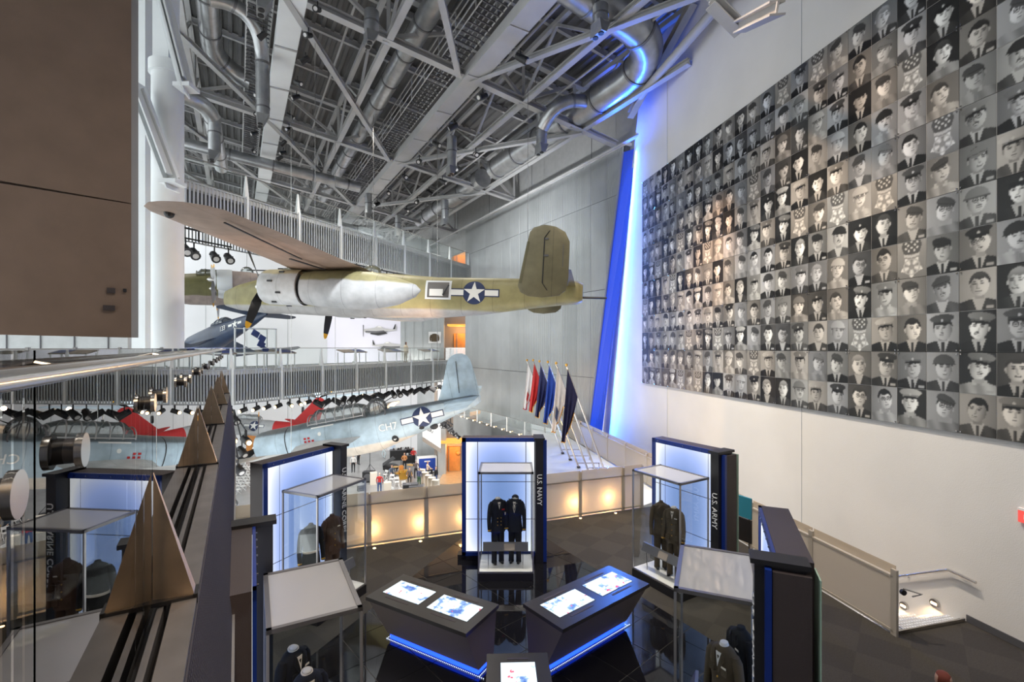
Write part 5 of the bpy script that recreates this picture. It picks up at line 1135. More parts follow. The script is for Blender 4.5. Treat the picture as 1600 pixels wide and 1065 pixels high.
# ------------------------------------------------------------------ service displays: backlit walls, glass cases, uniforms
HT_ = 3.0; CT = 2.43
def panel(label, o, rz, text):
    t = thing('display_wall', label, 'display wall', (o[0], o[1], 0), rz)
    x0, x1 = -.89, .89
    MB().box((0, .16, .07), (2.0, .26, .14)).build('plinth', 'boxblack', t)
    MB().box(((x0+x1)/2, .185, (HT_+.14)/2), (1.78, .33, HT_-.14)).build('back_box', 'boxbrown', t)
    fr = obj('blue_frame', MB().box((x0+.045, -.0, (HT_+.14)/2), (.092, .035, HT_-.136)).box((0, .0, HT_-.045), (x1-x0+.002, .035, .094)).box((0, .0, .18), (x1-x0, .035, .09)).mesh('blue_frame', 'blueframe'), t)
    for k in range(7): MB().box((x0+.2+k*.24, -.02, HT_-.04), (.015, .03, .015)).build('screw', 'steel', fr)
    xs_ = [-.80, -.51, .67, .88]; zs = [.23, 1.02, 1.93, HT_-.09]
    for i in range(3):
        for j in range(3):
            MB().box(((xs_[i]+xs_[i+1])/2, .02, (zs[j]+zs[j+1])/2), (xs_[i+1]-xs_[i]-.018, .02, zs[j+1]-zs[j]-.018)).build('backlit_pane', 'litpanel', t)
    MB().box((.03, .04, 1.6), (1.7, .02, 2.7)).build('seam_backing', 'blueframe', t)
    MB().box((.985, .02, 1.5), (.19, .46, HT_)).build('pylon', 'boxblack', t); MB().box((.985, .02, HT_+.015), (.25, .54, .05)).build('pylon_cap', 'boxblack', t)
    MB().box((1.125, -.09, 1.5), (.085, .06, HT_-.06)).build('blue_edge', 'blueframe', t)
    MB().box((1.115, .12, 1.5), (.07, .34, HT_-.10)).build('side_box', 'boxbrown', t)
    MB().box((1.0, .36, 1.5), (.30, .014, HT_-.12)).build('glass_edge', mat('green_glass_edge', (.35, .48, .38), .2) if 'ge' not in M else M['ge'], t)
    if text: obj('pylon_lettering', textmesh(text, .165, 'letter', .006), t, (.985, -.215, 1.80), Euler((PI/2, PI/2, 0), 'XYZ'))
    return t
def glasscase(label, o, rz, w=1.24, d=.92, cx=.135, rail=True):
    M_ = Matrix.Translation((o[0], o[1], 0)) @ Matrix.Rotation(rz, 4, 'Z'); c = M_ @ Vector((cx, -.10-d/2, 0))
    t = thing('glass_case', label, 'display case', tuple(c), rz)
    MB().box((0, 0, .09), (w, d, .18)).build('base', 'boxblack', t); MB().box((0, 0, .19), (w-.04, d-.04, .03)).build('case_floor', 'whitebase', t)
    X, Y = w/2-.015, d/2-.015
    for a in (-1, 1):
        for e in (-1, 1): MB().box((a*X, e*Y, (CT+.18)/2), (.028, .028, CT-.18)).build('corner_post', 'caseclear', t)
    for a in (-1, 1):
        MB().slab([(a*X, -Y, .2), (a*X, Y, .2), (a*X, Y, CT-.03), (a*X, -Y, CT-.03)], (.01*a, 0, 0)).build('side_glass', 'caseglass', t)
        MB().slab([(-X, a*Y, .2), (X, a*Y, .2), (X, a*Y, CT-.03), (-X, a*Y, CT-.03)], (0, .01*a, 0)).build('front_glass' if a < 0 else 'back_glass', 'caseglass' if a < 0 else 'glass', t)
        MB().box((0, a*(Y-.01), CT-.02), (w, .05, .045)).build('top_frame', 'casemetal', t); MB().box((a*(X-.01), 0, CT-.02), (.05, d, .045)).build('top_frame', 'casemetal', t)
        MB().box((0, a*Y, .20), (w, .02, .03)).build('bottom_frame', 'caseclear', t)
    MB().box((0, 0, CT-.02), (w-.09, d-.09, .02)).build('top_glass', 'topglass', t)
    if rail:
        gpn = thing('label_rail', 'silver label rail inside the '+label.replace('tall ', '').replace(' of', ' by').replace('in front by ', 'by '), 'label', tuple(M_ @ Vector((cx, -.85, .62))), rz)
        MB().hexa([(-.52, -.04, .0), (.50, -.04, .0), (.50, .0, .0), (-.52, .0, .0)], [(-.52, .03, .17), (.50, .03, .17), (.50, .07, .17), (-.52, .07, .17)]).build('rail_panel', 'casemetal', gpn)
        MB().hexa([(-.05, -.045, .02), (.2, -.045, .02), (.2, -.03, .02), (-.05, -.03, .02)], [(-.05, .02, .15), (.2, .02, .15), (.2, .04, .15), (-.05, .04, .15)]).build('photo_strip', 'taupe', gpn)
        for x in (-.4, .38): MB().box((x, .02, -.22), (.015, .015, .44)).build('support_rod', 'steel', gpn)
    return t
def uniform(label, o, rz, lx, ly, jm, tm, cm='cream', neck='loop', extra='buttons', lean=0., h=1.0, group=None, turn=0.):
    M_ = Matrix.Translation((o[0], o[1], 0)) @ Matrix.Rotation(rz, 4, 'Z'); c = M_ @ Vector((lx, ly, .205))
    t = thing('uniform', label, 'uniform', tuple(c), rz+turn, group)
    el = lambda w, d, z, x=0, n=20: [(x+w*math.cos(2*PI*k/n), d*math.sin(2*PI*k/n)*(1.0), z) for k in range(n)]
    t.scale = (.76, .85, 1)
    J = [(.235, .145, .74), (.228, .14, .84), (.205, .13, .98), (.198, .128, 1.06), (.215, .135, 1.18), (.235, .14, 1.30), (.225, .13, 1.40), (.17, .11, 1.455), (.085, .075, 1.49), (.06, .055, 1.50)]
    MB().rings([el(w, d, z) for w, d, z in J]).build('jacket', jm, t, smooth=True)
    for s in (-1, 1):
        MB().rings([[(s*x+r*math.cos(a), y+r*math.sin(a), z) for a in [2*PI*k/12 for k in range(12)]] for x, y, z, r in ((.185, .0, 1.43, .06), (.225, .0, 1.36, .078), (.262, .0, 1.2, .07), (.285, -.01, 1.02, .062), (.29, -.04, .86, .054), (.288, -.06, .78, .05))]).build('sleeve', jm, t, smooth=True)
        MB().tube([(s*.288, -.055, .815), (s*.288, -.06, .79)], .054, 12).build('cuff_stripe', 'gold' if extra != 'plain' else jm, t, smooth=True)
    for s in (-1, 1):
        MB().rings([[(s*x+w*math.cos(a), w*.95*math.sin(a), z) for a in [2*PI*k/14 for k in range(14)]] for x, w, z in ((.095, .11, .82), (.10, .105, .6), (.11, .085, .35), (.115, .08, .08), (.115, .085, .03))]).build('trouser_leg', tm, t, smooth=True)
        MB().ball((s*.115, -.06, .03), .07, (.7, 1.5, .45)).build('shoe', 'boxblack', t, smooth=True)
    # open collar with V-front
    b = MB(); b.slab([(-.045, -.122, 1.44), (.045, -.122, 1.44), (.0, -.146, 1.28)], (0, .012, 0)); b.build('shirt_front', cm, t)
    if neck == 'loop': MB().rings([el(.062, .055, 1.485), el(.058, .05, 1.515), el(.03, .03, 1.53)]).build('neck_form', 'whitebase' if cm == 'cream' else cm, t, smooth=True); MB().tube([(.075*math.cos(a), .0+.06*math.sin(a)-.02*0, 1.50+.012*math.sin(a)) for a in [2*PI*k/16 for k in range(17)]], .010, 8).build('shirt_collar', cm, t, smooth=True)
    else: MB().tube([(0, 0, 1.49), (0, 0, 1.53)], [.07, .055], 14).build('neck_block', cm, t, smooth=True)
    for s in (-1, 1): MB().slab([(s*.02, -.148, 1.22), (s*.085, -.142, 1.33), (s*.12, -.13, 1.37), (s*.07, -.10, 1.46), (s*.055, -.125, 1.43)], (0, -.008, 0)).build('lapel', jm, t)
    if extra == 'double':
        for s in (-1, 1):
            for z in (.92, 1.0, 1.08): MB().ball((s*.055, -.138, z), .014).build('button', 'gold', t)
        MB().box((.12, -.142, 1.27), (.09, .01, .03)).build('ribbon_bar', 'red', t)
    elif extra == 'sailor':
        MB().slab([(-.2, -.02, 1.46), (.2, -.02, 1.46), (.17, .12, 1.40), (-.17, .12, 1.40)], (0, 0, .02)).build('sailor_collar', jm, t)
        MB().tube([(-.07, -.12, 1.42), (0, -.155, 1.2), (.07, -.12, 1.42)], .012, 6).build('neckerchief', 'cream', t); MB().ball((0, .05, 1.50), .11, (1, .9, .6)).build('cap', jm, t, smooth=True)
        MB().box((-.29, -.06, 1.15), (.03, .05, .06)).build('sleeve_badge', 'cream', t)
    elif extra == 'belt':
        MB().rings([el(.215, .145, .98), el(.212, .143, 1.02)]).build('belt', 'cream', t, smooth=True)
        for s in (-1, 1): MB().box((s*.30, -.01, 1.14), (.012, .10, .05)).build('sleeve_chevron', 'gold', t)
    else:
        for z in (.92, 1.04, 1.16): MB().ball((0, -.142, z), .013).build('button', 'gold', t)
        for s in (-1, 1):
            MB().box((s*.11, -.138, 1.24), (.1, .012, .08)).build('chest_pocket', jm, t); MB().box((s*.12, -.146, .88), (.12, .012, .12)).build('hip_pocket', jm, t)
        MB().box((.11, -.146, 1.30), (.08, .008, .02)).build('ribbon_bar', 'cream', t)
    return t
def deg(a): return math.radians(a)
ST = [('navy', (-.33, 11.55), 0, 'U.S. NAVY'), ('marine corps', (-4.34, 9.75), deg(66.4), 'U.S. MARINE CORPS'), ('army', (3.9, 10.84), deg(-59), 'U.S. ARMY'),
      ('front left', (-2.76, 5.07), deg(118.7), ''), ('front right', (3.11, 5.79), deg(-112.9), 'U.S. ARMY AIR FORCES')]
for nm, o, rz, tx in ST:
    panel({'navy': 'backlit blue framed display wall lettered for the navy, in the middle', 'marine corps': 'backlit blue framed display wall lettered for the marine corps, on the left', 'army': 'backlit blue framed display wall lettered for the army, on the right', 'front left': 'dark display wall seen edge-on in the left foreground', 'front right': 'display wall seen edge-on in the right foreground'}[nm], o, rz, tx)
    glasscase('tall glass case in front of the %s display wall' % nm if nm not in ('navy',) else 'tall glass case in front of the navy display wall', o, rz, 1.24 if nm == 'navy' else 1.34, cx=.195 if nm == 'navy' else .11)
n_, o_, r_ = ST[0][0], ST[0][1], ST[0][2]
uniform('double breasted navy blue uniform with gold buttons, left one in the navy case', o_, r_, .0, -.55, 'navy_cloth', 'navy_cloth', extra='double', turn=.35)
uniform('dark sailor uniform with cap, right one in the navy case', o_, r_, .40, -.52, 'navy_cloth', 'navy_cloth', extra='sailor', turn=-.15)
o_, r_ = ST[1][1], ST[1][2]
uniform('black uniform with pale belt, left one in the marine corps case', o_, r_, -.22, -.50, 'black_cloth', 'black_cloth', extra='belt', neck='block', cm='black_cloth', turn=-.5)
uniform('dark brown uniform, right one in the marine corps case', o_, r_, .34, -.50, 'brown_cloth', 'brown_cloth', extra='plain', turn=-.3, cm='brown_cloth', neck='block')
o_, r_ = ST[2][1], ST[2][2]
uniform('dark olive uniform turned sideways, left one in the army case', o_, r_, -.18, -.50, 'green_cloth', 'green_cloth', extra='plain', turn=.9, cm='green_cloth', neck='block')
uniform('olive brown jacket and trousers with pale collar, right one in the army case', o_, r_, .22, -.55, 'green_cloth', 'green_cloth', extra='pockets', turn=.35)
o_, r_ = ST[3][1], ST[3][2]
uniform('black uniform with white collar, far one in the front left case', o_, r_, .28, -.40, 'black_cloth', 'black_cloth', neck='loop', extra='plain', cm='cream', turn=-.9)
uniform('black uniform with small pale collar, near one in the front left case', o_, r_, -.22, -.50, 'navy_cloth', 'navy_cloth', neck='loop', extra='plain', cm='cream', turn=-1.2)
o_, r_ = ST[4][1], ST[4][2]
uniform('olive brown jacket with white neck form, near one in the front right case', o_, r_, .42, -.48, 'green_cloth', 'green_cloth', neck='block', extra='pockets', cm='white_cloth', turn=.9)
uniform('black fur collared uniform, far one in the front right case', o_, r_, .0, -.28, 'black_cloth', 'black_cloth', neck='block', extra='plain', cm='black_cloth', turn=.6)
# ------------------------------------------------------------------ map tables
mp = bpy.data.materials.new('map_screen'); mp.use_nodes = True; nt = mp.node_tree; bsd = nt.nodes['Principled BSDF']; bsd.inputs['Base Color'].default_value = (.02, .02, .02, 1)
tc = nt.nodes.new('ShaderNodeTexCoord'); oi = nt.nodes.new('ShaderNodeObjectInfo'); ad = nt.nodes.new('ShaderNodeVectorMath'); ad.operation = 'ADD'
cb = nt.nodes.new('ShaderNodeCombineXYZ'); ml = nt.nodes.new('ShaderNodeMath'); ml.operation = 'MULTIPLY'; ml.inputs[1].default_value = 37; nt.links.new(oi.outputs['Random'], ml.inputs[0]); nt.links.new(ml.outputs[0], cb.inputs[2])
nt.links.new(tc.outputs['Object'], ad.inputs[0]); nt.links.new(cb.outputs[0], ad.inputs[1])
n1_ = nt.nodes.new('ShaderNodeTexNoise'); n1_.inputs['Scale'].default_value = 4.2; n1_.inputs['Detail'].default_value = 6; n1_.inputs['Roughness'].default_value = .6; nt.links.new(ad.outputs[0], n1_.inputs[0])
r1 = nt.nodes.new('ShaderNodeValToRGB'); nt.links.new(n1_.outputs[0], r1.inputs[0]); e = r1.color_ramp.elements; e[0].position = .55; e[0].color = (.84, .96, 1, 1); e[1].position = .57; e[1].color = (.32, .52, .85, 1); x = e.new(.66); x.color = (.06, .16, .55, 1)
n2_ = nt.nodes.new('ShaderNodeTexNoise'); n2_.inputs['Scale'].default_value = 9; nt.links.new(ad.outputs[0], n2_.inputs[0])
g2 = nt.nodes.new('ShaderNodeMapRange'); g2.inputs[1].default_value = .67; g2.inputs[2].default_value = .69; nt.links.new(n2_.outputs[0], g2.inputs[0])
mxr = nt.nodes.new('ShaderNodeMixRGB'); nt.links.new(g2.outputs[0], mxr.inputs[0]); nt.links.new(r1.outputs[0], mxr.inputs[1]); mxr.inputs[2].default_value = (.95, .10, .18, 1)
nt.links.new(mxr.outputs[0], bsd.inputs['Emission Color']); bsd.inputs['Emission Strength'].default_value = 1.15; M['map'] = mp
M['tabletop'] = mat('dark_table_top', (.032, .028, .026), .28, var=.1); M['tableside'] = mat('table_side', (.16, .125, .11), .55, .1, bump=.2, bs=120)
def maptable(label, c, rz, Wd, Dp, scr, top=.95, tilt=.0):
    t = thing('map_table', label, 'touch table', (c[0], c[1], 0), rz); x, y = Wd/2, Dp/2
    MB().box((0, 0, top-.03), (Wd, Dp, .06)).build('table_top', 'tabletop', t)
    lo = [(-x*.93, -.02, .12), (x*.93, -.02, .12), (x*.93, y*.9, .12), (-x*.93, y*.9, .12)]; hi = [(-x+.03, -y+.04, top-.075), (x-.03, -y+.04, top-.075), (x-.03, y-.03, top-.075), (-x+.03, y-.03, top-.075)]
    MB().hexa(lo, hi).build('pedestal', 'tableside', t); 
    MB().hexa([(-x*.90, .01, .02), (x*.90, .01, .02), (x*.90, y*.86, .02), (-x*.90, y*.86, .02)], [(-x*.90, .01, .12), (x*.90, .01, .12), (x*.90, y*.86, .12), (-x*.90, y*.86, .12)]).build('led_plinth', 'blueled', t)
    b = MB(); X = x*.94
    for k in range(int(Wd/.035)): b.box((-X+k*.035*1.88/2*1.06, -.03, .025), (.012, .012, .012))
    for s in (-1, 1):
        for k in range(12): b.box((s*X, -.02+k*.035, .025), (.012, .012, .012))
    b.build('led_dots', 'litpanel_b', t, kind='stuff')
    for sx, sy, w, h in scr:
        s = MB().box((sx, sy, top+.004), (w, h, .008)).build('map_screen', 'map', t)
        MB().box((sx, sy, top+.001), (w+.03, h+.03, .004)).build('screen_bezel', 'black', t)
        for q in (-1, 1): MB().box((sx, sy+q*(h/2+.085), top+.002), (w*.62, .035, .004)).build('button_strip', 'boxbrown', t)
    return t
maptable('dark map table with two lit map screens, left one', (-1.36, 7.97), deg(-30), 2.1, .93, [(-.50, .02, .80, .46), (.48, .02, .80, .46)])
maptable('dark map table with two lit map screens, right one', (1.33, 8.2), deg(39), 2.2, .93, [(-.50, .02, .82, .46), (.52, .02, .82, .46)])
maptable('small dark map table with one lit screen at the bottom edge', (.09, 6.02), deg(2), .84, 1.15, [(0, -.02, .46, .78)])
# ------------------------------------------------------------------ people
def skinmesh(name, J, E_, faceslot, sub=1):
    me = bpy.data.meshes.new(name); me.from_pydata([j[:3] for j in J], E_, []); o = bpy.data.objects.new(name, me); COL.objects.link(o)
    sk = o.modifiers.new('s', 'SKIN'); sk.use_smooth_shade = True; lay = me.skin_vertices[0] if me.skin_vertices else None
    if lay is None: me.skin_vertices  # created with modifier
    for i, v in enumerate(o.data.skin_vertices[0].data): v.radius = (J[i][3], J[i][3] if len(J[i]) < 5 else J[i][4]); v.use_root = (i == 0)
    ss = o.modifiers.new('u', 'SUBSURF'); ss.levels = sub; ss.render_levels = sub
    dg = bpy.context.evaluated_depsgraph_get(); dg.update(); m2 = bpy.data.meshes.new_from_object(o.evaluated_get(dg)); bpy.data.objects.remove(o)
    m2.materials.clear()
    for k in range(5): m2.materials.append(M['skin'])
    for p in m2.polygons: p.material_index = faceslot(p.center); p.use_smooth = True
    return m2
def pose(kind):
    # joints: x, y, z, r ; facing -y
    J = [(0, 0, .95, .15, .11), (0, 0, 1.12, .14, .10), (0, 0, 1.32, .17, .11), (0, 0, 1.43, .10, .08), (0, -.01, 1.50, .055), (0, -.02, 1.56, .07, .075), (0, -.02, 1.66, .085, .10), (0, -.01, 1.73, .06)]
    E_ = [(0, 1), (1, 2), (2, 3), (3, 4), (4, 5), (5, 6), (6, 7)]
    leg = {'stand': ((.0, .0), (.03, .02)), 'walk': ((-.24, -.12), (.26, .12)), 'sit': ((-.42, -.40), (-.42, -.40)), 'play': ((-.05, 0), (.05, .02))}[kind]
    arm = {'stand': [(-.02, -.04)]*2, 'walk': [(.15, .22), (-.15, -.2)], 'sit': [(-.15, -.35)]*2, 'play': [(-.08, -.30), (-.1, -.32)]}[kind]
    dz = -.45 if kind == 'sit' else 0
    if dz: J = [(j[0], j[1], j[2]+dz, *j[3:]) for j in J]
    for i, s in enumerate((-1, 1)):
        b = len(J); ky, fy = leg[i]; kz = .50 if not dz else .50
        J += [(s*.10, 0, .88+dz, .095), (s*.11, ky, kz, .065), (s*.11, fy+(.05 if kind == 'walk' else 0), .09, .045), (s*.12, fy-.14+(.05 if kind == 'walk' else 0), .04, .04)]
        E_ += [(0, b), (b, b+1), (b+1, b+2), (b+2, b+3)]
        a = len(J); ey, hy = arm[i]; hz = 1.12 if kind in ('play',) else (.98 if kind != 'sit' else 1.05)
        J += [(s*.19, 0, 1.40+dz, .06), (s*.26, ey, 1.14+dz, .045), (s*(.24 if kind != 'play' else .12), hy, (.90 if kind in ('stand', 'walk') else hz)+dz, .035), (s*(.235 if kind != 'play' else .08), hy-.02-(.07 if kind in ('play', 'sit') else 0), (.80 if kind in ('stand', 'walk') else hz)+dz, .032)]
        E_ += [(2, a), (a, a+1), (a+1, a+2), (a+2, a+3)]
    def slot(c):
        z = c.z-dz
        if c.z < .07: return 4
        if z > 1.50: return 3 if (z > 1.70 or c.y > .035) else 2
        if z > 1.46: return 2
        if kind in ('play', 'sit') and c.y < -.28 and z > 1.0: return 2
        if z < .93 and abs(c.x) > .19 and kind in ('stand', 'walk'): return 2
        return 0 if z > .97 else 1
    return skinmesh('person_'+kind, J, E_, slot)
PM = {k: pose(k) for k in ('stand', 'walk', 'sit', 'play')}
def pmat(c): 
    n = 'cloth_%02x%02x%02x' % tuple(int(v*255) for v in c)
    if n not in M: M[n] = mat(n, c, .85)
    return n
def person(label, loc, rz, kind='stand', top=(.1, .1, .1), leg=(.05, .05, .07), hair=(.03, .02, .015), sc=1.0, group=None):
    me = PM[kind].copy()
    for i, m in enumerate((pmat(top), pmat(leg), 'skin', pmat(hair), 'boxblack')): me.materials[i] = M[m]
    o = obj('person', me, None, loc, (0, 0, rz), label, 'person', group); o.scale = (sc,)*3; return o
def g(px, py): Y = (EYE-GZ)*F/(py-HOR); return Vector(((px-800)/F*Y, Y, GZ))
W_, B_L, R_D, DN, GR = (.7, .68, .66), (.012, .012, .015), (.5, .03, .03), (.06, .10, .22), (.04, .10, .05)
ppl = [((552, 738), .2, 'stand', W_, B_L, (.5, .5, .5), 'grey haired person in white shirt and black trousers near the speaker'), ((560, 726), 2.4, 'stand', B_L, B_L, B_L, 'person in black standing behind the white shirted one'),
 ((600, 715), 1.4, 'walk', (.5, .6, .62), (.62, .72, .76), B_L, 'person in pale clothes walking on the left of the stage'), ((614, 716), .2, 'stand', (.55, .65, .8), DN, B_L, 'person in light blue shirt and jeans standing by the stage'),
 ((593, 772), PI, 'stand', R_D, DN, (.6, .5, .42), 'person in red sleeves and dark vest seen from behind'), ((632, 735), 0, 'play', (.5, .22, .08), B_L, (.4, .2, .1), 'musician in orange brown playing the double bass'),
 ((646, 726), .3, 'play', R_D, B_L, R_D, 'musician in a bright red top and cap'), ((655, 762), 2.6, 'stand', (.06, .07, .14), GR, B_L, 'person in navy shirt and green trousers beside the white stands'),
 ((657, 764), 2.6, 'stand', (.06, .07, .14), GR, B_L, ''), ((681, 760), 1.2, 'stand', B_L, DN, B_L, 'person in black top and jeans at the right of the band'), ((680, 735), .6, 'stand', (.08, .2, .32), DN, (.3, .2, .1), 'person in teal shirt beside the blue case'),
 ((668, 742), 2.1, 'sit', (.7, .55, .42), B_L, (.2, .1, .05), 'seated musician in a beige shirt'), ((640, 752), .2, 'sit', (.12, .10, .10), B_L, B_L, 'seated drummer in dark clothes'), ((612, 748), .8, 'sit', (.08, .11, .16), B_L, B_L, 'seated pianist in dark blue'), ((650, 748), 3.0, 'play', (.1, .08, .08), B_L, (.3, .3, .3), 'musician in a black patterned shirt')]
for (p_, rz, kd, tp_, lg_, hr, lab) in ppl:
    if not lab: continue
    person(lab, g(*p_), rz, kd, tp_, lg_, hr, sc=1.1)
person('person in cream hooded coat standing at the rail of the lower bridge', at(634, 567, 38.5), 2.4, 'stand', (.7, .6, .45), (.35, .28, .18), B_L)
ph = person('person below the right edge, only the reddish brown hair showing', (4.62, 5.07, 0), 2.5, 'stand', (.3, .05, .04), (.05, .05, .07), (.16, .035, .02), 1.0)
# ------------------------------------------------------------------ folding chairs and band gear
fc = thing('folding_chair', 'white folding chair in the first row from the back wall', 'chair', (0, 0, GZ), 0, 'white folding chairs in rows')
for s in (-1, 1):
    MB().beam((s*.2, .22, .0), (s*.2, -.18, .86), .03).build('leg', 'white_plastic', fc); MB().beam((s*.17, -.22, .0), (s*.17, .16, .45), .03).build('leg', 'white_plastic', fc)
MB().box((0, 0, .45), (.38, .38, .03)).build('seat', 'white_plastic', fc); MB().box((0, -.17, .76), (.40, .03, .2)).build('backrest', 'white_plastic', fc)
fcp = proto(fc); k = 0
for px in range(9):
    for py in range(9):
        c = Vector((-30.2+px*.62+py*.12, 50-py*1.0, GZ)); 
        if k == 0: fc.location = c; fc.rotation_euler = (0, 0, 2.2)
        else: dup(fcp, c, 2.2, 'white folding chair in the %s row from the back wall' % ('first', 'second', 'third', 'fourth', 'fifth', 'sixth', 'seventh', 'eighth', 'ninth')[py])
        k += 1
for i, (px, py) in enumerate(((602, 748), (612, 755), (620, 760), (632, 766), (606, 764), (626, 772), (616, 775), (640, 770))):
    dup(fcp, g(px, py), 2.5+.5*i, 'white folding chair among the musicians', 'white folding chairs among the musicians')
def gear(name, label, cat, px, py, rz=0, group=None): return thing(name, label, cat, tuple(g(px, py)), rz, group)
t = gear('speaker_stand', 'black loudspeaker on a tall stand beside the stage', 'speaker', 578, 735)
MB().tube([(0, 0, 0), (0, 0, 2.2)], .03, 8).build('pole', 'black', t); MB().box((0, 0, 2.5), (.55, .45, .7)).build('speaker_box', 'black', t)
for a in range(3): MB().tube([(0, 0, .7), (.6*math.cos(a*2.1), .6*math.sin(a*2.1), 0)], .02, 6).build('leg', 'black', t)
t = gear('subwoofer', 'black square bass speaker on the floor below the stand', 'speaker', 576, 752); MB().box((0, 0, .5), (1.0, .8, 1.0)).build('cabinet', 'black', t); MB().tube([(0, -.4, .5), (0, -.42, .5)], .36, 16).build('driver', 'dark_steel', t)
t = gear('floor_monitor', 'small black floor monitor left of the band', 'speaker', 565, 766, .5); MB().hexa([(-.35, -.25, 0), (.35, -.25, 0), (.35, .25, 0), (-.35, .25, 0)], [(-.35, 0, .4), (.35, 0, .4), (.35, .25, .4), (-.35, .25, .4)]).build('cabinet', 'black', t); MB().box((0, -.14, .2), (.5, .02, .2)).build('grille', 'dark_steel', t)
def musicstand(px, py, lab, grp, rz):
    t = gear('bandstand', lab, 'music stand', px, py, rz, grp); MB().box((0, 0, .55), (.62, .06, 1.1)).build('front_board', 'cream', t); MB().box((0, .2, 1.12), (.62, .42, .05)).build('desk', 'cream', t)
    for s in (-1, 1): MB().box((s*.3, .18, .55), (.03, .36, 1.1)).build('side_board', 'cream', t)
for i, (px, py) in enumerate(((665, 755), (671, 760), (676, 764), (682, 768), (660, 750))): musicstand(px, py, 'cream bandstand board in the row at the right of the band', 'cream bandstands in a row', 2.9)
for i, (px, py) in enumerate(((584, 757), (606, 774))): musicstand(px, py, ('cream bandstand beside the bass speaker', 'cream bandstand in front of the folding chairs')[i], None, .4)
t = gear('drum_kit', 'drum kit with golden drums and cymbals in the middle of the band', 'drums', 630, 748, .4)
for n_, c, r, h in (('bass_drum', (0, 0, .32), .3, .45), ('tom', (-.2, -.1, .8), .16, .22), ('tom', (.2, -.1, .8), .16, .22), ('floor_tom', (.6, .2, .4), .24, .4), ('snare_drum', (-.55, .2, .6), .19, .14)):
    b = MB(); b.tube([(c[0], c[1]-h/2, c[2]), (c[0], c[1]+h/2, c[2])] if n_ == 'bass_drum' else [(c[0], c[1], c[2]-h/2), (c[0], c[1], c[2]+h/2)], r*1.5, 18); b.build(n_, 'gold', t, smooth=True)
for x, y, z in ((-.75, -.1, 1.3), (.6, -.2, 1.4), (.9, .3, 1.2)):
    MB().tube([(x, y, 0), (x, y, z)], .015, 6).build('cymbal_stand', 'steel', t); MB().tube([(x, y, z), (x, y, z+.02)], .3, 18).build('cymbal', 'gold', t)
t = gear('double_bass', 'orange brown double bass held by a musician', 'instrument', 627, 745, .2)
b = MB(); b.rings([[(x*w, y, z) for x, y in ((-1, -.1), (1, -.1), (1, .1), (-1, .1))] for z, w in ((.2, .15), (.35, .33), (.6, .32), (.8, .2), (1.0, .25), (1.15, .18), (1.2, .05))]); b.build('body', 'orange_wood', t); MB().box((0, -.02, 1.5), (.05, .06, .7)).build('neck', 'black', t)
t = gear('piano', 'black grand piano with open lid left of the drums', 'piano', 610, 742, .3)
MB().prism([(-.75, -.5), (.75, -.5), (.75, .2), (.3, .9), (-.3, 1.2), (-.75, 1.0)], .7, 1.0).build('case', 'black', t); MB().slab([(-.75, -.3, 1.0), (-.75, 1.0, 1.0), (.3, .9, 1.7), (.5, -.3, 1.7)], (0, 0, .03)).build('lid', 'black', t)
for x, y in ((-.6, -.4), (.6, -.4), (-.2, .9)): MB().box((x, y, .35), (.1, .1, .7)).build('leg', 'black', t)
for i, (px, py, s) in enumerate(((641, 770, 1.0), (650, 772, .9), (622, 718, 1.4), (634, 714, 1.2), (640, 722, 1.0))):
    t = gear('equipment_case', ('black draped table before the band, left', 'black draped table before the band, right', 'long dark equipment table behind the band', 'dark gear rack behind the band', 'low dark gear box behind the band')[i], 'equipment', px, py, .2)
    MB().box((0, 0, .4*s), (1.3*s, .7, .8*s)).build('body', 'black', t); MB().box((0, 0, .8*s+.03), (1.36*s, .76, .05)).build('top', 'dark_steel', t)
    if i > 1:
        for j in range(5): MB().box((-.5+j*.26, .05*(j % 2), .8*s+.14), (.2, .3, .18)).build('gear_box', ['boxbrown', 'steel_paint', 'boxblack'][j % 3], t)
t = gear('blue_case', 'blue fronted gear case with white rim at the right of the band', 'equipment', 667, 738, .3)
MB().box((0, 0, .9), (2.0, .6, 1.6)).build('body', 'white_plastic', t); MB().box((0, -.31, .9), (1.7, .03, 1.3)).build('blue_front', 'blue_cloth', t); MB().box((0, -.33, 1.25), (.6, .02, .12)).build('white_mark', 'letter', t)
for s in (-1, 1): MB().box((s*.8, 0, .08), (.12, .4, .16)).build('foot', 'black', t)
# stage backdrop wall, tilted white screen, flags
c = g(664, 706); MB().slab([(-11.6, 58.0, GZ), (-7.5, 49.2, GZ), (-7.5, 49.2, 2.2), (-11.6, 58.0, 2.2)], (.2, .1, 0)).build('wall_stage', 'ribwall2', kind='structure')
MB().box((-7.2, 48.9, -3), (.8, .8, 9.6)).build('pillar_structure', 'ribwall2', kind='structure')
t = thing('hanging_screen', 'white hanging screen with faint black sketch above the band', 'screen'); a = at(664, 676, 47.5); u_ = Vector((1, -1.1, 0)).normalized()
Zv = Vector((0, 0, 1))
a = at(660, 682, 50.5); e_ = at(688, 700, 46.5); 
MB().slab([a, e_, e_+Zv*2.7, a+Zv*2.5], (.05, .06, 0)).build('screen_sheet', 'white_plastic', t)
MB().slab([a-Zv*.45, e_-Zv*.45, e_-Zv*.04, a-Zv*.04], (.08, .1, 0)).build('bottom_bar', 'taupe', t)
b = MB()
for k in range(4): b.tube([a.lerp(e_, .35+.08*k+.05*math.cos(w_*.7))+Zv*(1.3+.25*math.sin(w_*.7+k))+Vector((-.06, -.06, 0)) for w_ in range(9)], .02, 4)
b.build('sketch_lines', 'black', t)
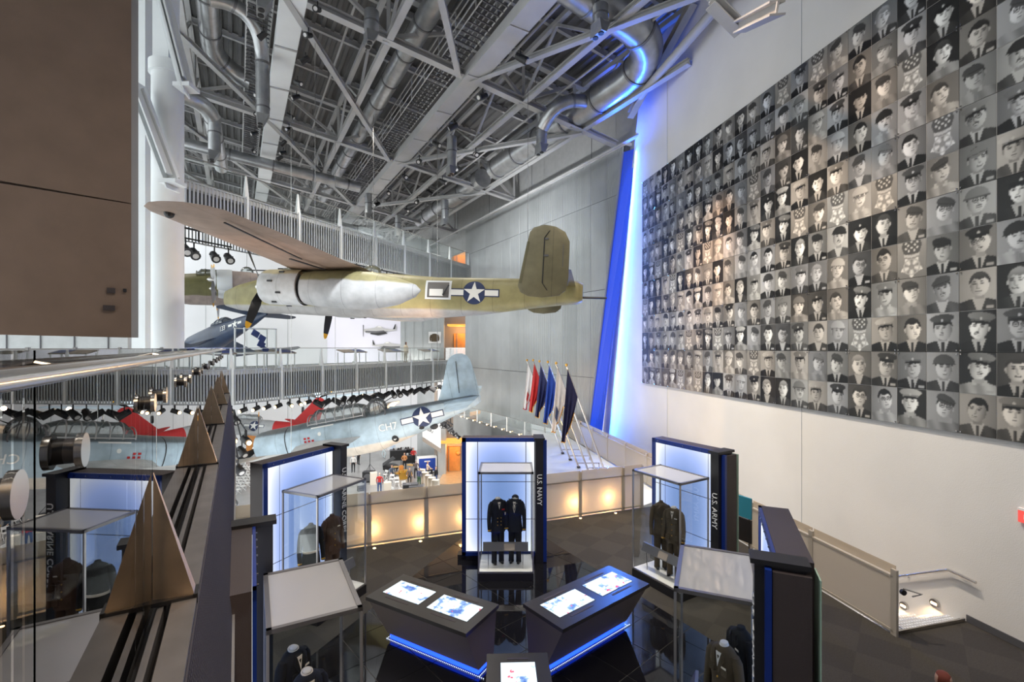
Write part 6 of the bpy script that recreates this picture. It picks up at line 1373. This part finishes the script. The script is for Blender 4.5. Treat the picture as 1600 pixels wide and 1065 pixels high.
for i, (px, py) in enumerate(((689, 728), (702, 735))):
    t = gear('us_flag', ('red and white striped national flag on a stand, left one by the pillar', 'red and white striped national flag on a stand, right one by the doors')[i], 'flag', px, py); 
    MB().tube([(0, 0, 0), (0, 0, 2.6)], .03, 8).build('pole', 'gold', t); MB().tube([(0, 0, 0), (0, 0, .06)], .25, 14).build('base', 'gold', t)
    for k in range(7):
        MB().hexa([(-.05+k*.055, -.03, .5+.02*k), (.005+k*.055, -.03, .5+.02*k), (.005+k*.055, .02, .5+.02*k), (-.05+k*.055, .02, .5+.02*k)], [(-.04+k*.03, -.03, 2.4), (-.01+k*.03, -.03, 2.4), (-.01+k*.03, .02, 2.4), (-.04+k*.03, .02, 2.4)]).build('stripe', 'red' if k % 2 == 0 else 'white_cloth', t)
    MB().box((.05, -.04, 2.15), (.2, .05, .45)).build('canton', 'dnavy', t)
t = gear('pedestal_stand', 'slim stand with an orange disc near the orange lit doors', 'stand', 716, 736); MB().tube([(0, 0, 0), (0, 0, 1.9)], .04, 8).build('pole', 'gold', t); MB().ball((0, 0, 1.95), .28).build('disc', 'orange_wood', t, smooth=True); MB().tube([(0, 0, 0), (0, 0, .05)], .3, 14).build('base', 'white_plastic', t)
t = thing('lighting_bar', 'black bar carrying stage lights above the orange lit doors', 'pipe'); MB().tube([at(688, 651, 43.1), at(720, 670.5, 40.2)], .06, 8).build('pipe_run', 'black', t); MB().tube([at(704, 661, 41.6), at(704, 640, 41.6)], .04, 6).build('hanger', 'black', t)
for k in range(12): spot_at(at(690+k*2.6, 652+k*1.6+1.2*(k % 2), 43-k*.25), rnd.uniform(-2, 2), 'black stage light on the beam above the orange lit doors', 'black stage lights above the ground floor doors', 1.5)
# items on the far lower left: orange doorway and stair behind the red tail
t = thing('far_doorway', 'orange framed doorway on the ground floor below the red tail fighter', 'door', tuple(at(402, 703, 56)))
MB().box((0, 0, 2.4), (3.2, .3, .5)).build('lintel', 'orange_lit', t); MB().box((0, .2, 1.0), (2.8, .1, 2.6)).build('door_leaf', 'orange_wood', t); MB().box((1.8, -.1, 1.4), (.5, .6, 3.4)).build('jamb', 'dark_steel', t)
